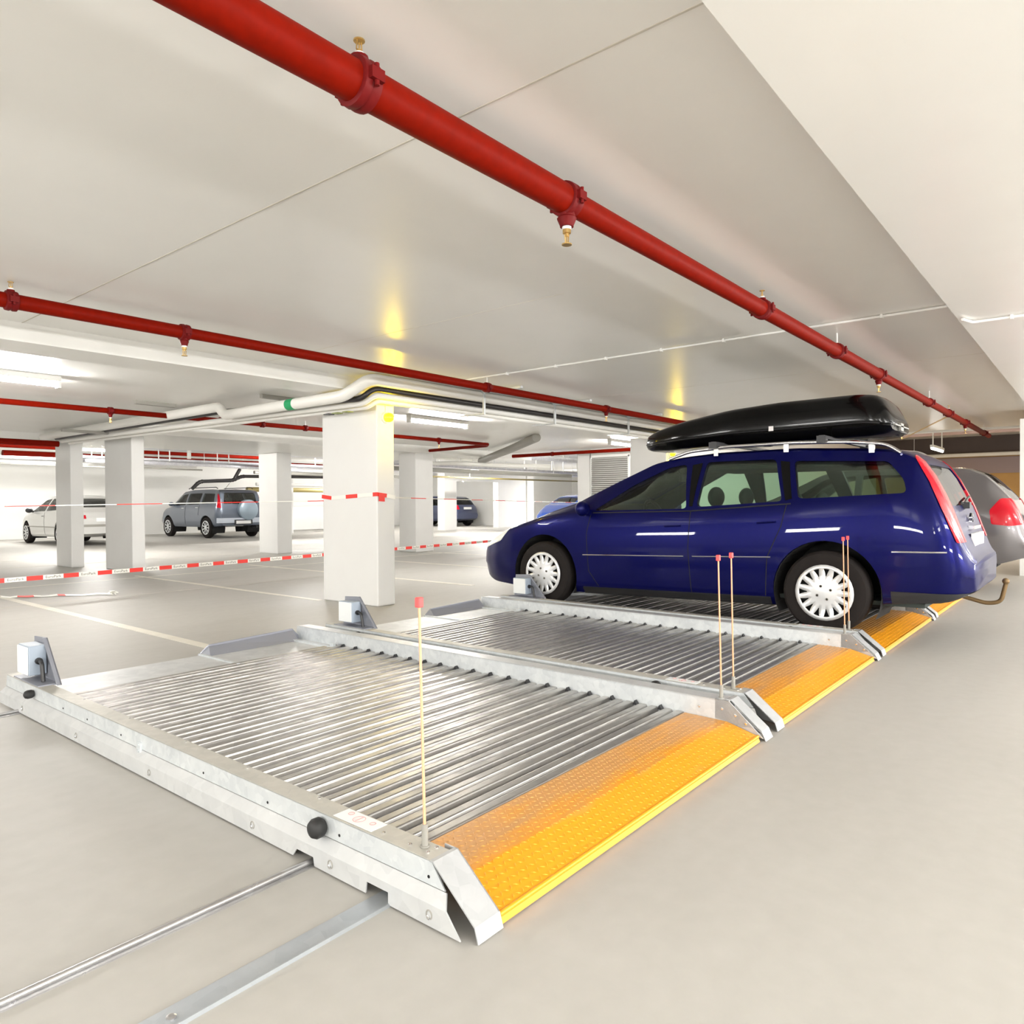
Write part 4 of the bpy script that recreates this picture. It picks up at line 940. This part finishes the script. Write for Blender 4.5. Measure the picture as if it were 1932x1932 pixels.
for i in range(7):
    a = i*.9; c = Vector((3.76, 9.42, .02)); d = Vector((math.cos(a)*.07, math.sin(a)*.07, .012*(i % 3))); b.cm = 0
    b.add([c-d, c+d*.2+Vector((.03, .01, .02)), c+d, c-d*.3+Vector((0, .04, .01))], [(0, 1, 2, 3)])
tag(b.build('loose_tape', [m_tapew, m_taper]), 'crumpled scrap of red and white tape lying on the floor at left', 'barrier tape')

# ================================================================== FAR SERVICES
g = 'pipes and trays of the far service zone'
def run(name, pts, r, m_, label, cat='pipe', n=14, zt=2.78):
    o = tag(B().tube(pts, r, n).build(name, m_, None, 50), label, cat, g); a, c = Vector(pts[0]), Vector(pts[-1])
    if abs(a.z-c.z) < .2:
        for u in (.12, .5, .88):
            k = u*(len(pts)-1); i = min(int(k), len(pts)-2); p_ = Vector(pts[i]).lerp(Vector(pts[i+1]), k-i)
            if p_.z+r < zt: B().cyl((p_.x, p_.y, p_.z+r*.9), (p_.x, p_.y, zt), .006, 6).build('hanger', m_white, o)
    return o
def tray(x0, x1, y, z, w_, label, m_=None):
    b = B(); b.box(x0, x1, y-w_/2, y+w_/2, z, z+.006); b.box(x0, x1, y-w_/2, y-w_/2+.006, z, z+.06); b.box(x0, x1, y+w_/2-.006, y+w_/2, z, z+.06)
    t = tag(b.build('cable_tray', m_ or m_tray), label, 'cable tray', g)
    b = B(); x = x0+.5
    while x < x1:
        for sy in (-1, 1): B().box(x-.01, x+.01, y+sy*w_/2-.01, y+sy*w_/2+.01, z, 2.78).build('hanger', m_white, t)
        x += 1.6
    return t
tray(-5, 7.5, 19.2, 2.16, .5, 'cable tray over the white car, at the left edge')
run('service_pipe', [(-5, 18.5, 2.08), (9.5, 18.5, 2.06)], .03, m_pipe, 'thin white pipe over the roof of the white car')
run('service_pipe', [(-5, 18.2, 2.02), (9.5, 18.2, 2.00)], .02, m_duct, 'thin dark pipe over the roof of the white car')
tray(6.6, 19, 18.6, 2.20, .6, 'bright cable tray over the grey off-roader')
tray(7.0, 16, 17.4, 2.42, .35, 'narrow bright tray above the wider one over the off-roader')
run('service_pipe', [(6.5, 16.6, 2.56), (19, 16.6, 2.56)], .05, m_pipe, 'white pipe close to the far ceiling above the off-roader')
run('service_pipe', [(6.6, 17.9, 2.12), (9.4, 17.9, 2.12), (13.5, 19.5, 2.14)], .045, m_tray, 'silver pipe bending off over the off-roader')
run('vertical_pipe', [(8.55, 17.0, 2.2), (8.55, 17.0, 2.78)], .045, m_white, 'short white vertical pipe above the off-roader')
# black flexible duct
path = fillet([(11.35, 22.4, 1.60), (11.6, 22.4, 1.84), (12.75, 22.4, 1.90), (13.05, 22.4, 2.04), (16.6, 22.4, 2.10)], .12, 8)
rs = [.055+.006*((i*7) % 3) for i in range(len(path))]
fd = B().tube(path, .06, 12, rs=rs).build('flexible_duct', m_bduct, None, 50); tag(fd, 'black flexible duct sagging over the roof of the off-roader', 'duct', g)
B().tube([(12.8, 22.4, 1.95), (13.0, 22.4, 2.28)], .055, 10).build('branch', m_bduct, fd, 50)
run('service_pipe', [(13.9, 23.5, 1.63), (19.5, 23.5, 1.62)], .085, m_tan, 'thick olive brown pipe, lowest, left of the big column')
run('service_pipe', [(13.9, 22.9, 1.80), (19.5, 22.9, 1.78)], .06, m_pipe, 'pale pipe directly above the olive brown one')
run('service_pipe', [(12.2, 20.2, 2.08), (19.5, 20.2, 2.08)], .055, m_duct, 'dark pipe between the off-roader and the big column')
run('service_pipe', [(12.2, 19.8, 2.27), (19.5, 19.8, 2.27)], .05, m_tray, 'silver pipe above the dark one, left of the big column')
# right hand group
run('grey_duct', [(10.9, 8.3, 2.33), (12.2, 10.0, 2.27), (13.8, 12.3, 2.17)], .085, m_duct, 'grey jointed duct slanting under the ceiling right of the big column')
run('service_pipe', fillet([(12.9, 13.6, 2.12), (13.0, 12.2, 2.08), (13.6, 11.9, 2.05), (15.4, 11.3, 2.06)], .2), .05, m_pipe, 'white drain pipe bending below the grey duct')
run('service_pipe', [(12.6, 14.5, 2.03), (21, 14.5, 2.03)], .06, m_duct, 'dark pipe under the tray above the small dark car')
tray(12.7, 26, 15.2, 2.16, .5, 'cable tray above the small dark car')
run('service_pipe', [(17.0, 17.5, 2.0), (34, 17.5, 2.0)], .03, m_tan, 'thin olive pipe left of the louvred grille')
run('service_pipe', [(17.0, 17.0, 2.22), (34, 17.0, 2.22)], .05, m_pipe, 'white pipe left of the louvred grille, high up')
run('service_pipe', [(14.0, 13.2, 2.45), (24, 13.2, 2.45)], .07, m_tray, 'foil wrapped pipe behind the short orange pipe')
# low white cabinet on the far wall
tag(B().box(16.4, 21.5, 26.6, 27.2, 0, 1.0).build('low_cabinet', m_col, bevel=.02), 'long low white cabinet against the far wall left of the big column', 'cabinet')
# right end pipes over the dark recess
run('service_pipe', [(15.6, -2, 2.40), (15.6, 4.8, 2.40)], .03, m_white, 'white conduit across the opening at the far right')
run('service_pipe', [(22.2, -2, 2.28), (22.2, 4.8, 2.28)], .05, m_pipe, 'white pipe along the top of the brown wall')
run('service_pipe', [(17.5, .8, 2.55), (17.5, 4.8, 2.55)], .09, mat('pinkish_lagging', (.55, .40, .38), rough=.5), 'thick pinkish lagged pipe above the bare bright lamp')

# louvred grille on the right wall
t = empty('louvre_grille', (15.0, 9.22, 0), 'large louvred ventilation grille on the right wall', 'grille')
b = B(); b.box(-.03, 0, -.55, -.52, .3, 2.22); b.box(-.03, 0, .50, .53, .3, 2.22); b.box(-.03, 0, -.55, .53, 2.19, 2.22); b.box(-.03, 0, -.55, .53, .3, .33); b.build('frame', m_white, t)
b = B()
for i in range(38): z = .35+i*.0485; b.prism([(-.045, z), (-.005, z+.03), (-.003, z+.03), (-.043, z)], 1, -.52, .50)
b.build('louvre_blades', mat('pale_grey_blade', (.55, .55, .53), rough=.5), t)
B().box(-.003, -.001, -.52, .50, .33, 2.19).build('backing', m_duct, t)
